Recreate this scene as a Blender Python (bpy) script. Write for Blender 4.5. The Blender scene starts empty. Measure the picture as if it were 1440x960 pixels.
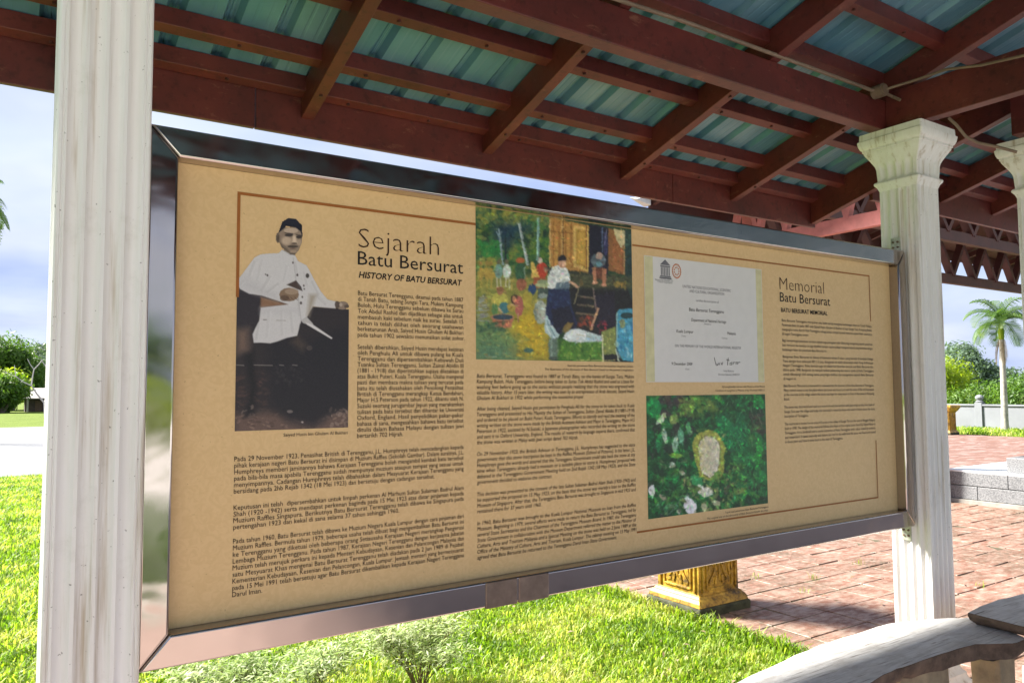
import bpy, bmesh, math, random
import numpy as np
from mathutils import Vector, Matrix

random.seed(7)
RNG = np.random.default_rng(11)
SC = bpy.context.scene
COL = SC.collection
R = math.radians

# ------------------------------------------------------------------ camera
EYE = 1.60
F_PX, YAW, PITCH, ROLL = 1077.089, 0.583022, 0.0620532, -0.00639414
_f = Vector((math.sin(YAW) * math.cos(PITCH), math.cos(YAW) * math.cos(PITCH), math.sin(PITCH)))
_r = Vector((math.cos(YAW), -math.sin(YAW), 0))
_u = _r.cross(_f)
CR = _r * math.cos(ROLL) + _u * math.sin(ROLL)
CU = _u * math.cos(ROLL) - _r * math.sin(ROLL)
cam_data = bpy.data.cameras.new('camera')
cam = bpy.data.objects.new('camera', cam_data)
COL.objects.link(cam)
m = Matrix.Identity(4)
for i in range(3):
    m[i][0], m[i][1], m[i][2] = CR[i], CU[i], -_f[i]
m[2][3] = EYE
cam.matrix_world = m
cam_data.sensor_fit = 'HORIZONTAL'
cam_data.sensor_width = 36.0
cam_data.lens = F_PX / 1440 * 36
cam_data.clip_start = 0.02
cam_data.clip_end = 3000
SC.camera = cam

# ------------------------------------------------------------------ sky, sun, exposure
SUN_DIR = Vector((-0.62, 0.785, 0)).normalized()
SUN_EL = R(39)
world = bpy.data.worlds.new('World')
SC.world = world
world.use_nodes = True
nt = world.node_tree
nt.nodes.clear()
w_out = nt.nodes.new('ShaderNodeOutputWorld')
w_bg = nt.nodes.new('ShaderNodeBackground')
w_sky = nt.nodes.new('ShaderNodeTexSky')
w_sky.sky_type = 'NISHITA'
w_sky.sun_disc = False
w_sky.sun_elevation = SUN_EL
w_sky.sun_rotation = math.atan2(SUN_DIR.x, SUN_DIR.y)
w_sky.altitude = 50
w_sky.air_density = 1.0
w_sky.dust_density = 0.6
w_sky.ozone_density = 1.5
w_bg.inputs['Strength'].default_value = 0.068
tc = nt.nodes.new('ShaderNodeTexCoord')
sep = nt.nodes.new('ShaderNodeSeparateXYZ')
nt.links.new(tc.outputs['Generated'], sep.inputs[0])
def wmath(op, a, b):
    n = nt.nodes.new('ShaderNodeMath'); n.operation = op
    for k, v in enumerate((a, b)):
        if isinstance(v, (int, float)): n.inputs[k].default_value = v
        else: nt.links.new(v, n.inputs[k])
    return n.outputs[0]
zz = wmath('ADD', wmath('MAXIMUM', sep.outputs['Z'], 0.0), 0.22)
cmb = nt.nodes.new('ShaderNodeCombineXYZ')
nt.links.new(wmath('DIVIDE', sep.outputs['X'], zz), cmb.inputs[0])
nt.links.new(wmath('DIVIDE', sep.outputs['Y'], zz), cmb.inputs[1])
cn = nt.nodes.new('ShaderNodeTexNoise')
cn.inputs['Scale'].default_value = 1.15
cn.inputs['Detail'].default_value = 6
cn.inputs['Roughness'].default_value = 0.52
cn.inputs['Distortion'].default_value = 0.3
nt.links.new(cmb.outputs[0], cn.inputs['Vector'])
cr = nt.nodes.new('ShaderNodeValToRGB')
cr.color_ramp.elements[0].position = 0.36
cr.color_ramp.elements[0].color = (0.92, 0.92, 0.92, 1)
cr.color_ramp.elements[1].position = 0.62
cr.color_ramp.elements[1].color = (1.0, 1.0, 1.0, 1)
nt.links.new(cn.outputs['Fac'], cr.inputs[0])
cmix = nt.nodes.new('ShaderNodeMixRGB')
cn2 = nt.nodes.new('ShaderNodeTexNoise')
cn2.inputs['Scale'].default_value = 0.75
cn2.inputs['Detail'].default_value = 5
nt.links.new(cmb.outputs[0], cn2.inputs['Vector'])
cr2 = nt.nodes.new('ShaderNodeValToRGB')
cr2.color_ramp.elements[0].position = 0.38
cr2.color_ramp.elements[0].color = (1.2, 1.52, 2.5, 1)
cr2.color_ramp.elements[1].position = 0.66
cr2.color_ramp.elements[1].color = (2.6, 2.75, 3.0, 1)
nt.links.new(cn2.outputs['Fac'], cr2.inputs[0])
nt.links.new(cr2.outputs[0], cmix.inputs['Color2'])
nt.links.new(cr.outputs[0], cmix.inputs['Fac'])
nt.links.new(w_sky.outputs[0], cmix.inputs['Color1'])
nt.links.new(cmix.outputs[0], w_bg.inputs['Color'])
nt.links.new(w_bg.outputs[0], w_out.inputs['Surface'])

sun_data = bpy.data.lights.new('sun', 'SUN')
sun_data.energy = 3.8
sun_data.angle = R(14.0)
sun_data.color = (1.0, 0.955, 0.88)
sun = bpy.data.objects.new('sun', sun_data)
COL.objects.link(sun)
sd = Vector((SUN_DIR.x * math.cos(SUN_EL), SUN_DIR.y * math.cos(SUN_EL), math.sin(SUN_EL)))
sun.rotation_euler = sd.to_track_quat('Z', 'Y').to_euler()
sun.location = (-20, 15, 30)

SC.view_settings.view_transform = 'Standard'
SC.view_settings.look = 'None'
SC.view_settings.gamma = 1.0
SC.view_settings.use_curve_mapping = False
SC.view_settings.exposure = 2.45
SC.cycles.max_bounces = 10
SC.cycles.diffuse_bounces = 5
SC.cycles.glossy_bounces = 4
SC.cycles.transmission_bounces = 4

# ------------------------------------------------------------------ helpers
def ray(px, py):
    return _f + CR * ((px - 720) / F_PX) - CU * ((py - 480) / F_PX)
def at_y(px, py, Y):
    d = ray(px, py); p = d * (Y / d.y); return Vector((p.x, p.y, p.z + EYE))
def at_x(px, py, X):
    d = ray(px, py); p = d * (X / d.x); return Vector((p.x, p.y, p.z + EYE))
def at_z(px, py, Z):
    d = ray(px, py); p = d * ((Z - EYE) / d.z); return Vector((p.x, p.y, p.z + EYE))

def lin(c):
    return tuple(((v / 255) / 12.92 if v / 255 <= 0.04045 else ((v / 255 + 0.055) / 1.055) ** 2.4) for v in c)

MATS = {}
def new_mat(name):
    mt = bpy.data.materials.new(name); mt.use_nodes = True
    MATS[name] = mt
    n = mt.node_tree.nodes; b = n['Principled BSDF']
    return mt, mt.node_tree, b
def node(t, typ, **kw):
    n = t.nodes.new(typ)
    for k, v in kw.items(): setattr(n, k, v)
    return n
def noise(t, scale, detail=5, rough=0.6, vec=None, dist=0):
    n = node(t, 'ShaderNodeTexNoise')
    n.inputs['Scale'].default_value = scale; n.inputs['Detail'].default_value = detail
    n.inputs['Roughness'].default_value = rough; n.inputs['Distortion'].default_value = dist
    if vec is not None: t.links.new(vec, n.inputs['Vector'])
    return n
def ramp(t, fac, stops):
    n = node(t, 'ShaderNodeValToRGB')
    e = n.color_ramp.elements
    while len(e) < len(stops): e.new(0.5)
    for k, (p, c) in enumerate(stops):
        e[k].position = p; e[k].color = (*c, 1) if len(c) == 3 else c
    t.links.new(fac, n.inputs[0]); return n
def mixc(t, fac, a, b, mode='MIX'):
    n = node(t, 'ShaderNodeMixRGB', blend_type=mode)
    for k, v in (('Fac', fac), ('Color1', a), ('Color2', b)):
        if isinstance(v, (int, float)): n.inputs[k].default_value = v
        elif isinstance(v, tuple): n.inputs[k].default_value = (*v, 1)
        else: t.links.new(v, n.inputs[k])
    return n.outputs[0]
def coords(t, scale=(1, 1, 1), obj=True):
    tc_ = node(t, 'ShaderNodeTexCoord'); mp = node(t, 'ShaderNodeMapping')
    mp.inputs['Scale'].default_value = scale
    t.links.new(tc_.outputs['Object' if obj else 'Generated'], mp.inputs[0])
    return mp.outputs[0]
def wcoords(t, scale=(1, 1, 1)):
    g = node(t, 'ShaderNodeNewGeometry'); mp = node(t, 'ShaderNodeMapping')
    mp.inputs['Scale'].default_value = scale
    t.links.new(g.outputs['Position'], mp.inputs[0])
    return mp.outputs[0]
def bump(t, b, height, strength=0.3, dist=0.01):
    n = node(t, 'ShaderNodeBump'); n.inputs['Strength'].default_value = strength
    n.inputs['Distance'].default_value = dist
    t.links.new(height, n.inputs['Height']); t.links.new(n.outputs[0], b.inputs['Normal'])
def simple(name, col, rough=0.6, metal=0.0, var=0.25, scale=6, bmp=0.15, spec=None):
    mt, t, b = new_mat(name)
    v = wcoords(t)
    n1 = noise(t, scale, 6, 0.62, v)
    lo = tuple(max(0, c * (1 - var)) for c in col); hi = tuple(min(1, c * (1 + var)) for c in col)
    c = ramp(t, n1.outputs['Fac'], [(0.3, lo), (0.7, hi)])
    t.links.new(c.outputs[0], b.inputs['Base Color'])
    b.inputs['Roughness'].default_value = rough; b.inputs['Metallic'].default_value = metal
    if spec is not None: b.inputs['Specular IOR Level'].default_value = spec
    if bmp:
        n2 = noise(t, scale * 7, 4, 0.6, v); bump(t, b, n2.outputs['Fac'], bmp, 0.004)
    return mt

class MB:
    def __init__(s): s.v = []; s.f = []
    def add(s, vs, fs):
        o = len(s.v); s.v += [tuple(p) for p in vs]; s.f += [tuple(i + o for i in f) for f in fs]
    def box(s, x0, x1, y0, y1, z0, z1):
        s.add([(x0, y0, z0), (x1, y0, z0), (x1, y1, z0), (x0, y1, z0), (x0, y0, z1), (x1, y0, z1), (x1, y1, z1), (x0, y1, z1)],
              [(0, 3, 2, 1), (4, 5, 6, 7), (0, 1, 5, 4), (1, 2, 6, 5), (2, 3, 7, 6), (3, 0, 4, 7)])
    def bar(s, p, q, w, h, up=(0, 0, 1)):
        p, q = Vector(p), Vector(q); d = (q - p).normalized(); up = Vector(up)
        a = d.cross(up)
        if a.length < 1e-4: a = d.cross(Vector((1, 0, 0)))
        a.normalize(); b = a.cross(d)
        vs = []
        for c in (p, q):
            for sa, sb in ((-1, -1), (1, -1), (1, 1), (-1, 1)):
                vs.append(c + a * (sa * w / 2) + b * (sb * h / 2))
        s.add(vs, [(0, 1, 2, 3), (7, 6, 5, 4), (0, 4, 5, 1), (1, 5, 6, 2), (2, 6, 7, 3), (3, 7, 4, 0)])
    def tube(s, pts, rad, n=8, cap=True):
        pts = [Vector(p) for p in pts]
        if isinstance(rad, (int, float)): rad = [rad] * len(pts)
        o = len(s.v); prev = None
        for i, p in enumerate(pts):
            d = (pts[min(i + 1, len(pts) - 1)] - pts[max(i - 1, 0)]).normalized()
            if prev is None:
                a = d.cross(Vector((0, 0, 1)))
                if a.length < 1e-3: a = d.cross(Vector((1, 0, 0)))
            else:
                a = prev - d * prev.dot(d)
            a.normalize(); prev = a; b = d.cross(a)
            for k in range(n):
                t = 2 * math.pi * k / n
                s.v.append(tuple(p + (a * math.cos(t) + b * math.sin(t)) * rad[i]))
        for i in range(len(pts) - 1):
            for k in range(n):
                k2 = (k + 1) % n
                s.f.append((o + i * n + k, o + i * n + k2, o + (i + 1) * n + k2, o + (i + 1) * n + k))
        if cap:
            s.f.append(tuple(o + k for k in reversed(range(n))))
            s.f.append(tuple(o + (len(pts) - 1) * n + k for k in range(n)))
    def rings(s, rings, cap0=True, cap1=True):
        o = len(s.v); n = len(rings[0])
        for r_ in rings: s.v += [tuple(p) for p in r_]
        for i in range(len(rings) - 1):
            for k in range(n):
                k2 = (k + 1) % n
                s.f.append((o + i * n + k, o + i * n + k2, o + (i + 1) * n + k2, o + (i + 1) * n + k))
        if cap0: s.f.append(tuple(o + k for k in reversed(range(n))))
        if cap1: s.f.append(tuple(o + (len(rings) - 1) * n + k for k in range(n)))
    def mesh(s, name, mat, smooth=False, bev=0, seg=2):
        me = bpy.data.meshes.new(name); me.from_pydata(s.v, [], s.f)
        bm = bmesh.new(); bm.from_mesh(me)
        bmesh.ops.recalc_face_normals(bm, faces=bm.faces)
        if bev: bmesh.ops.bevel(bm, geom=list(bm.edges), offset=bev, segments=seg, affect='EDGES', profile=0.5, clamp_overlap=True)
        bm.to_mesh(me); bm.free()
        if mat: me.materials.append(mat)
        if smooth:
            me.polygons.foreach_set('use_smooth', [True] * len(me.polygons))
            if smooth == 'bev':
                mx = max(p.area for p in me.polygons)
                me.polygons.foreach_set('use_smooth', [p.area < mx * 0.2 for p in me.polygons])
            elif smooth != 'all':
                me.set_sharp_from_angle(angle=R(35))
        me.update(); return me
    def build(s, name, mat, parent=None, smooth=False, bev=0, seg=2, loc=None):
        return link(name, s.mesh(name, mat, smooth, bev, seg), parent, loc)

def link(name, me, parent=None, loc=None, rot=None, scale=None):
    o = bpy.data.objects.new(name, me); COL.objects.link(o)
    if parent: o.parent = parent
    if loc is not None: o.location = loc
    if rot is not None: o.rotation_euler = rot
    if scale is not None: o.scale = scale
    return o
def thing(name, label, cat, loc=(0, 0, 0), rotz=0, group=None):
    o = bpy.data.objects.new(name, None); COL.objects.link(o)
    o.location = loc; o.rotation_euler = (0, 0, rotz); o.empty_display_size = 0.1
    tag(o, label, cat, group); return o
def tag(o, label, cat, group=None):
    o['label'] = label; o['category'] = cat
    if group: o['group'] = group
    return o
def kind(o, k): o['kind'] = k; return o
def copy_tree(o, parent=None):
    c = o.copy(); COL.objects.link(c)
    if parent: c.parent = parent
    for ch in list(o.children): copy_tree(ch, c)
    return c
def quads(name, V, mat, extra=None):
    """V: (n,k,3) strips of k=4 (one quad) or k=6 (two quads) vertices."""
    n, k, _ = V.shape
    me = bpy.data.meshes.new(name)
    me.vertices.add(n * k); me.vertices.foreach_set('co', V.reshape(-1).astype(np.float32))
    base = (np.arange(n) * k)[:, None]
    if k == 4: idx = base + np.array([[0, 1, 2, 3]]); nq = n
    else: idx = np.concatenate([base + np.array([[0, 1, 3, 2]]), base + np.array([[2, 3, 5, 4]])], 1); nq = n * 2
    idx = idx.reshape(-1)
    me.loops.add(len(idx)); me.loops.foreach_set('vertex_index', idx.astype(np.int32))
    me.polygons.add(nq); me.polygons.foreach_set('loop_start', (np.arange(nq) * 4).astype(np.int32))
    me.materials.append(mat); me.update(calc_edges=True); me.validate()
    return me

# ------------------------------------------------------------------ materials
def m_paint_red():
    mt, t, b = new_mat('red_paint'); v = wcoords(t)
    n1 = noise(t, 3.5, 6, 0.65, v); n2 = noise(t, 30, 4, 0.6, v)
    c = ramp(t, n1.outputs['Fac'], [(0.28, (0.055, 0.0100, 0.0095)), (0.55, (0.100, 0.0165, 0.0145)), (0.8, (0.145, 0.029, 0.022))])
    d = ramp(t, n2.outputs['Fac'], [(0.32, (0.45, 0.42, 0.4)), (0.46, (1, 1, 1))])
    n3 = noise(t, 11, 6, 0.72, wcoords(t, (1, 1, 2.5)), 0.5); w_ = ramp(t, n3.outputs['Fac'], [(0.60, (0, 0, 0)), (0.72, (0.55, 0.55, 0.55))])
    c1 = mixc(t, 0.7, c.outputs[0], d.outputs[0], 'MULTIPLY')
    t.links.new(mixc(t, w_.outputs[0], c1, (0.24, 0.11, 0.07)), b.inputs['Base Color'])
    b.inputs['Roughness'].default_value = 0.5
    bump(t, b, n2.outputs['Fac'], 0.15, 0.003); return mt
RED = m_paint_red()
LIT_RED = simple('lit_red_paint', (0.36, 0.10, 0.085), 0.6, var=0.25, scale=4)  # brighter copy of the hall red, with the light put into the colour
def m_white_column():
    mt, t, b = new_mat('column_paint')
    v = wcoords(t, (14, 14, 0.55)); n1 = noise(t, 2.2, 6, 0.62, v)
    v2 = wcoords(t); n2 = noise(t, 9, 6, 0.7, v2); n3 = noise(t, 90, 3, 0.5, v2)
    c = ramp(t, n1.outputs['Fac'], [(0.30, (0.43, 0.37, 0.29)), (0.45, (0.70, 0.69, 0.67)), (0.72, (0.76, 0.76, 0.755))])
    d = ramp(t, n2.outputs['Fac'], [(0.30, (0.86, 0.86, 0.83)), (0.42, (1, 1, 1))])
    s_ = ramp(t, n3.outputs['Fac'], [(0.262, (0.22, 0.21, 0.19)), (0.292, (1, 1, 1))])
    c2 = mixc(t, 0.6, c.outputs[0], d.outputs[0], 'MULTIPLY')
    t.links.new(mixc(t, 0.7, c2, s_.outputs[0], 'MULTIPLY'), b.inputs['Base Color'])
    b.inputs['Roughness'].default_value = 0.55
    bump(t, b, n2.outputs['Fac'], 0.2, 0.004); return mt
WHITE_COL = m_white_column()
def m_steel():
    mt, t, b = new_mat('polished_steel')
    v = wcoords(t, (1.2, 1, 1.6)); n1 = noise(t, 2.6, 2, 0.45, v, 0.4); n2 = noise(t, 14, 3, 0.5, wcoords(t, (1, 1, 1)))
    b.inputs['Base Color'].default_value = (0.44, 0.395, 0.37, 1); b.inputs['Metallic'].default_value = 1
    r_ = ramp(t, n2.outputs['Fac'], [(0.35, (0.075,) * 3), (0.7, (0.125,) * 3)])
    t.links.new(r_.outputs[0], b.inputs['Roughness'])
    bump(t, b, n1.outputs['Fac'], 0.22, 0.02); return mt
STEEL = m_steel()
GALV = simple('bracket_metal', (0.42, 0.43, 0.36), 0.5, 0.6, var=0.4, scale=40)
def m_sheet():
    mt, t, b = new_mat('teal_roof_sheet'); v = wcoords(t, (3, 0.5, 1)); n1 = noise(t, 1.2, 4, 0.55, v)
    n2 = noise(t, 3, 5, 0.6, wcoords(t))
    c = ramp(t, n1.outputs['Fac'], [(0.3, (0.075, 0.205, 0.30)), (0.7, (0.155, 0.295, 0.385))])
    d = ramp(t, n2.outputs['Fac'], [(0.3, (0.75, 0.78, 0.8)), (0.7, (1, 1, 1))])
    t.links.new(mixc(t, 1, c.outputs[0], d.outputs[0], 'MULTIPLY'), b.inputs['Base Color'])
    b.inputs['Roughness'].default_value = 0.34; b.inputs['Metallic'].default_value = 0.25; return mt
SHEET = m_sheet()
def m_panel():
    mt, t, b = new_mat('tan_printed_panel'); v = wcoords(t)
    n1 = noise(t, 38, 3, 0.5, v, 2.0); n2 = noise(t, 1.2, 3, 0.5, v); n3 = noise(t, 140, 2, 0.5, v)
    c = ramp(t, n1.outputs['Fac'], [(0.40, (0.645, 0.447, 0.215)), (0.6, (0.685, 0.483, 0.24))])
    d = ramp(t, n2.outputs['Fac'], [(0.3, (0.93, 0.93, 0.95)), (0.7, (1, 1, 1))])
    e = ramp(t, n3.outputs['Fac'], [(0.235, (0.55, 0.5, 0.45)), (0.265, (1, 1, 1))])
    c1 = mixc(t, 1, c.outputs[0], d.outputs[0], 'MULTIPLY')
    t.links.new(mixc(t, 0.7, c1, e.outputs[0], 'MULTIPLY'), b.inputs['Base Color'])
    b.inputs['Roughness'].default_value = 0.42; b.inputs['Specular IOR Level'].default_value = 0.3; return mt
PANEL = m_panel()
def m_ink(name, col, rough=0.5, var=0.1):
    mt, t, b = new_mat(name); n1 = noise(t, 25, 3, 0.5, wcoords(t))
    c = ramp(t, n1.outputs['Fac'], [(0.3, tuple(x * (1 - var) for x in col)), (0.7, tuple(x * (1 + var) for x in col))])
    t.links.new(c.outputs[0], b.inputs['Base Color'])
    b.inputs['Roughness'].default_value = rough; b.inputs['Specular IOR Level'].default_value = 0.25; return mt
INK = m_ink('black_ink', (0.016, 0.013, 0.011))
INK_BROWN = m_ink('brown_ink', (0.05, 0.022, 0.01))
INK_LINE = m_ink('ochre_line_ink', (0.30, 0.105, 0.022))
INK_GREY = m_ink('grey_ink', (0.16, 0.16, 0.18))
INK_ORANGE = m_ink('orange_ink', (0.5, 0.16, 0.05))
PAPER = m_ink('certificate_paper', (0.64, 0.635, 0.62), var=0.02)
PAPER_BAND = m_ink('certificate_cream_band', (0.58, 0.55, 0.33))
def m_print():
    mt, t, b = new_mat('photo_print'); a = node(t, 'ShaderNodeVertexColor'); a.layer_name = 'ink'
    t.links.new(a.outputs['Color'], b.inputs['Base Color'])
    b.inputs['Roughness'].default_value = 0.4; b.inputs['Specular IOR Level'].default_value = 0.3; return mt
PRINT = m_print()
def m_gold():
    mt, t, b = new_mat('gold_paint'); v = wcoords(t)
    n1 = noise(t, 9, 6, 0.7, v); n2 = noise(t, 45, 5, 0.65, v)
    g = node(t, 'ShaderNodeSeparateXYZ'); t.links.new(wcoords(t), g.inputs[0])
    c = ramp(t, n1.outputs['Fac'], [(0.34, (0.07, 0.04, 0.01)), (0.48, (0.36, 0.205, 0.022)), (0.66, (0.60, 0.38, 0.05))])
    d = ramp(t, n2.outputs['Fac'], [(0.33, (0.3, 0.27, 0.2)), (0.5, (1, 1, 1))])
    t.links.new(mixc(t, 0.75, c.outputs[0], d.outputs[0], 'MULTIPLY'), b.inputs['Base Color'])
    b.inputs['Roughness'].default_value = 0.45; b.inputs['Metallic'].default_value = 0.15
    bump(t, b, n1.outputs['Fac'], 0.5, 0.01); return mt
GOLD = m_gold()
MOSS = simple('mossy_plinth', (0.05, 0.052, 0.028), 0.9, var=0.6, scale=14, bmp=0.5)
def m_tile():
    mt, t, b = new_mat('clay_tile'); v = wcoords(t)
    oi = node(t, 'ShaderNodeNewGeometry')
    n1 = noise(t, 1.1, 6, 0.65, v); n2 = noise(t, 7, 6, 0.7, wcoords(t, (1, 2.2, 1))); n3 = noise(t, 34, 5, 0.65, v)
    base = ramp(t, oi.outputs['Random Per Island'], [(0.0, (0.115, 0.048, 0.029)), (0.5, (0.175, 0.076, 0.047)), (1.0, (0.225, 0.108, 0.07))])
    pale = ramp(t, n2.outputs['Fac'], [(0.40, (0, 0, 0)), (0.60, (1, 1, 1))])
    c1 = mixc(t, pale.outputs[0], base.outputs[0], (0.31, 0.215, 0.165))
    moss = ramp(t, n1.outputs['Fac'], [(0.42, (0, 0, 0)), (0.60, (0.95, 0.95, 0.95))])
    mm = mixc(t, 1, moss.outputs[0], ramp(t, n3.outputs['Fac'], [(0.4, (0.1,) * 3), (0.62, (1, 1, 1))]).outputs[0], 'MULTIPLY')
    c2 = mixc(t, mm, c1, (0.07, 0.052, 0.026))
    t.links.new(c2, b.inputs['Base Color'])
    rr = ramp(t, n2.outputs['Fac'], [(0.35, (0.75,) * 3), (0.7, (0.38,) * 3)])
    t.links.new(rr.outputs[0], b.inputs['Roughness'])
    bump(t, b, n3.outputs['Fac'], 0.45, 0.012); return mt
TILE = m_tile()
JOINT = simple('mossy_joint', (0.075, 0.065, 0.035), 0.95, var=0.5, scale=10, bmp=0.4)
def m_far_paving():
    mt, t, b = new_mat('far_clay_paving'); v = wcoords(t)
    br = node(t, 'ShaderNodeTexBrick'); br.offset = 0
    br.inputs['Scale'].default_value = 1; br.inputs['Mortar Size'].default_value = 0.012
    br.inputs['Brick Width'].default_value = 0.3; br.inputs['Row Height'].default_value = 0.3
    br.inputs['Color1'].default_value = (0.165, 0.08, 0.058, 1); br.inputs['Color2'].default_value = (0.205, 0.105, 0.078, 1)
    br.inputs['Mortar'].default_value = (0.13, 0.08, 0.05, 1)
    t.links.new(v, br.inputs['Vector'])
    n2 = noise(t, 1.6, 6, 0.7, wcoords(t, (1, 2.2, 1)))
    pale = ramp(t, n2.outputs['Fac'], [(0.48, (0, 0, 0)), (0.68, (1, 1, 1))])
    t.links.new(mixc(t, pale.outputs[0], br.outputs['Color'], (0.31, 0.245, 0.22)), b.inputs['Base Color'])
    b.inputs['Roughness'].default_value = 0.7; return mt
FARPAVE = m_far_paving()
def m_lawn():
    mt, t, b = new_mat('lawn_soil'); v = wcoords(t)
    n1 = noise(t, 0.5, 6, 0.65, v); n2 = noise(t, 12, 6, 0.7, v)
    c = ramp(t, n1.outputs['Fac'], [(0.3, (0.12, 0.18, 0.02)), (0.7, (0.19, 0.25, 0.04))])
    d = ramp(t, n2.outputs['Fac'], [(0.3, (0.35, 0.38, 0.35)), (0.65, (1, 1, 1))])
    t.links.new(mixc(t, 1, c.outputs[0], d.outputs[0], 'MULTIPLY'), b.inputs['Base Color'])
    b.inputs['Roughness'].default_value = 0.9; b.inputs['Specular IOR Level'].default_value = 0.1
    bump(t, b, n2.outputs['Fac'], 0.8, 0.05); return mt
LAWN = m_lawn()
def m_leaf(name, c0, c1, c2, trans=0.45, rough=0.5, tint=(1.5, 1.6, 0.7), patch=0.9):
    mt = bpy.data.materials.new(name); mt.use_nodes = True; t = mt.node_tree; t.nodes.clear()
    out = node(t, 'ShaderNodeOutputMaterial'); g = node(t, 'ShaderNodeNewGeometry')
    n1 = noise(t, 1.3, 4, 0.6, g.outputs['Position'])
    md = node(t, 'ShaderNodeMath', operation='MULTIPLY_ADD'); md.inputs[1].default_value = 0.6
    t.links.new(g.outputs['Random Per Island'], md.inputs[0])
    m2 = node(t, 'ShaderNodeMath', operation='MULTIPLY_ADD'); m2.inputs[1].default_value = patch; m2.inputs[2].default_value = 0.2 - patch / 2
    t.links.new(n1.outputs['Fac'], m2.inputs[0]); t.links.new(m2.outputs[0], md.inputs[2])
    c = ramp(t, md.outputs[0], [(0.15, c0), (0.5, c1), (0.9, c2)])
    p = node(t, 'ShaderNodeBsdfPrincipled'); p.inputs['Roughness'].default_value = rough
    p.inputs['Specular IOR Level'].default_value = 0.35
    t.links.new(c.outputs[0], p.inputs['Base Color'])
    tr = node(t, 'ShaderNodeBsdfTranslucent')
    t.links.new(mixc(t, 1, c.outputs[0], tint, 'MULTIPLY'), tr.inputs['Color'])
    mx = node(t, 'ShaderNodeMixShader'); mx.inputs[0].default_value = trans
    t.links.new(p.outputs[0], mx.inputs[1]); t.links.new(tr.outputs[0], mx.inputs[2])
    t.links.new(mx.outputs[0], out.inputs['Surface']); MATS[name] = mt; return mt
GRASS = m_leaf('grass_blade', (0.07, 0.15, 0.010), (0.215, 0.33, 0.020), (0.46, 0.45, 0.17), 0.5, patch=2.0)
LEAF_MID = m_leaf('mid_green_leaf', (0.045, 0.10, 0.018), (0.085, 0.165, 0.026), (0.14, 0.225, 0.04), 0.4)
LEAF_LIME = m_leaf('lime_leaf', (0.13, 0.20, 0.012), (0.22, 0.30, 0.015), (0.32, 0.37, 0.03), 0.5)
LEAF_DARK = m_leaf('hazy_blue_green_leaf', (0.085, 0.135, 0.095), (0.115, 0.175, 0.115), (0.15, 0.215, 0.135), 0.3)  # far tree green, paled with distance haze in the colour
LEAF_PALM = m_leaf('palm_leaf', (0.045, 0.10, 0.018), (0.075, 0.15, 0.025), (0.13, 0.19, 0.04), 0.35)
LEAF_PALE = m_leaf('pale_herb_leaf', (0.18, 0.27, 0.08), (0.36, 0.44, 0.20), (0.60, 0.62, 0.45), 0.4, tint=(1.1, 1.2, 0.7))
LEAF_DRY = m_leaf('dry_frond', (0.20, 0.14, 0.08), (0.30, 0.22, 0.14), (0.36, 0.29, 0.2), 0.3, tint=(1, 1, 1))
BARK = simple('bark', (0.16, 0.13, 0.10), 0.9, var=0.4, scale=8, bmp=0.5)
PALMBARK = simple('palm_bark', (0.34, 0.32, 0.28), 0.9, var=0.35, scale=6, bmp=0.4)
PALEBARK = simple('pale_bark', (0.46, 0.43, 0.38), 0.85, var=0.2, scale=6)
STEM = simple('herb_stem', (0.16, 0.11, 0.045), 0.8, var=0.3, scale=20)
def m_bench():
    mt, t, b = new_mat('weathered_wood'); v = wcoords(t, (2.0, 16, 16)); n1 = noise(t, 2.5, 7, 0.65, v, 0.6)
    n2 = noise(t, 22, 5, 0.65, wcoords(t)); n3 = noise(t, 5, 5, 0.6, wcoords(t))
    c = ramp(t, n1.outputs['Fac'], [(0.3, (0.40, 0.38, 0.36)), (0.5, (0.58, 0.565, 0.545)), (0.72, (0.68, 0.67, 0.65))])
    d = ramp(t, n2.outputs['Fac'], [(0.60, (0, 0, 0)), (0.70, (0.7,) * 3)])
    c1 = mixc(t, d.outputs[0], c.outputs[0], (0.72, 0.72, 0.70))
    e = ramp(t, n3.outputs['Fac'], [(0.3, (0.72, 0.69, 0.65)), (0.5, (1, 1, 1))])
    n4 = noise(t, 3.0, 5, 0.55, wcoords(t, (1.2, 34, 34)), 0.8); k_ = ramp(t, n4.outputs['Fac'], [(0.33, (0.32, 0.28, 0.24)), (0.40, (1, 1, 1))])
    c3 = mixc(t, 0.8, c1, e.outputs[0], 'MULTIPLY')
    t.links.new(mixc(t, 0.85, c3, k_.outputs[0], 'MULTIPLY'), b.inputs['Base Color'])
    b.inputs['Roughness'].default_value = 0.8; bump(t, b, n1.outputs['Fac'], 0.5, 0.012); return mt
BENCHWOOD = m_bench()
BENCHEDGE = simple('bark_edge_wood', (0.14, 0.09, 0.06), 0.9, var=0.5, scale=16, bmp=0.6)
LEGWOOD = simple('bench_leg_wood', (0.36, 0.27, 0.16), 0.85, var=0.35, scale=9, bmp=0.4)
def m_granite():
    mt, t, b = new_mat('grey_granite'); v = wcoords(t); n1 = noise(t, 70, 3, 0.7, v); n2 = noise(t, 1.5, 4, 0.6, v)
    c = ramp(t, n1.outputs['Fac'], [(0.36, (0.095, 0.10, 0.105)), (0.5, (0.19, 0.195, 0.20)), (0.64, (0.27, 0.27, 0.275))])
    d = ramp(t, n2.outputs['Fac'], [(0.3, (0.8, 0.8, 0.8)), (0.7, (1, 1, 1))])
    t.links.new(mixc(t, 1, c.outputs[0], d.outputs[0], 'MULTIPLY'), b.inputs['Base Color'])
    b.inputs['Roughness'].default_value = 0.5; return mt
GRANITE = m_granite()
GROUT = simple('stone_mortar', (0.26, 0.24, 0.21), 0.9, var=0.25, scale=8)
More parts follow.
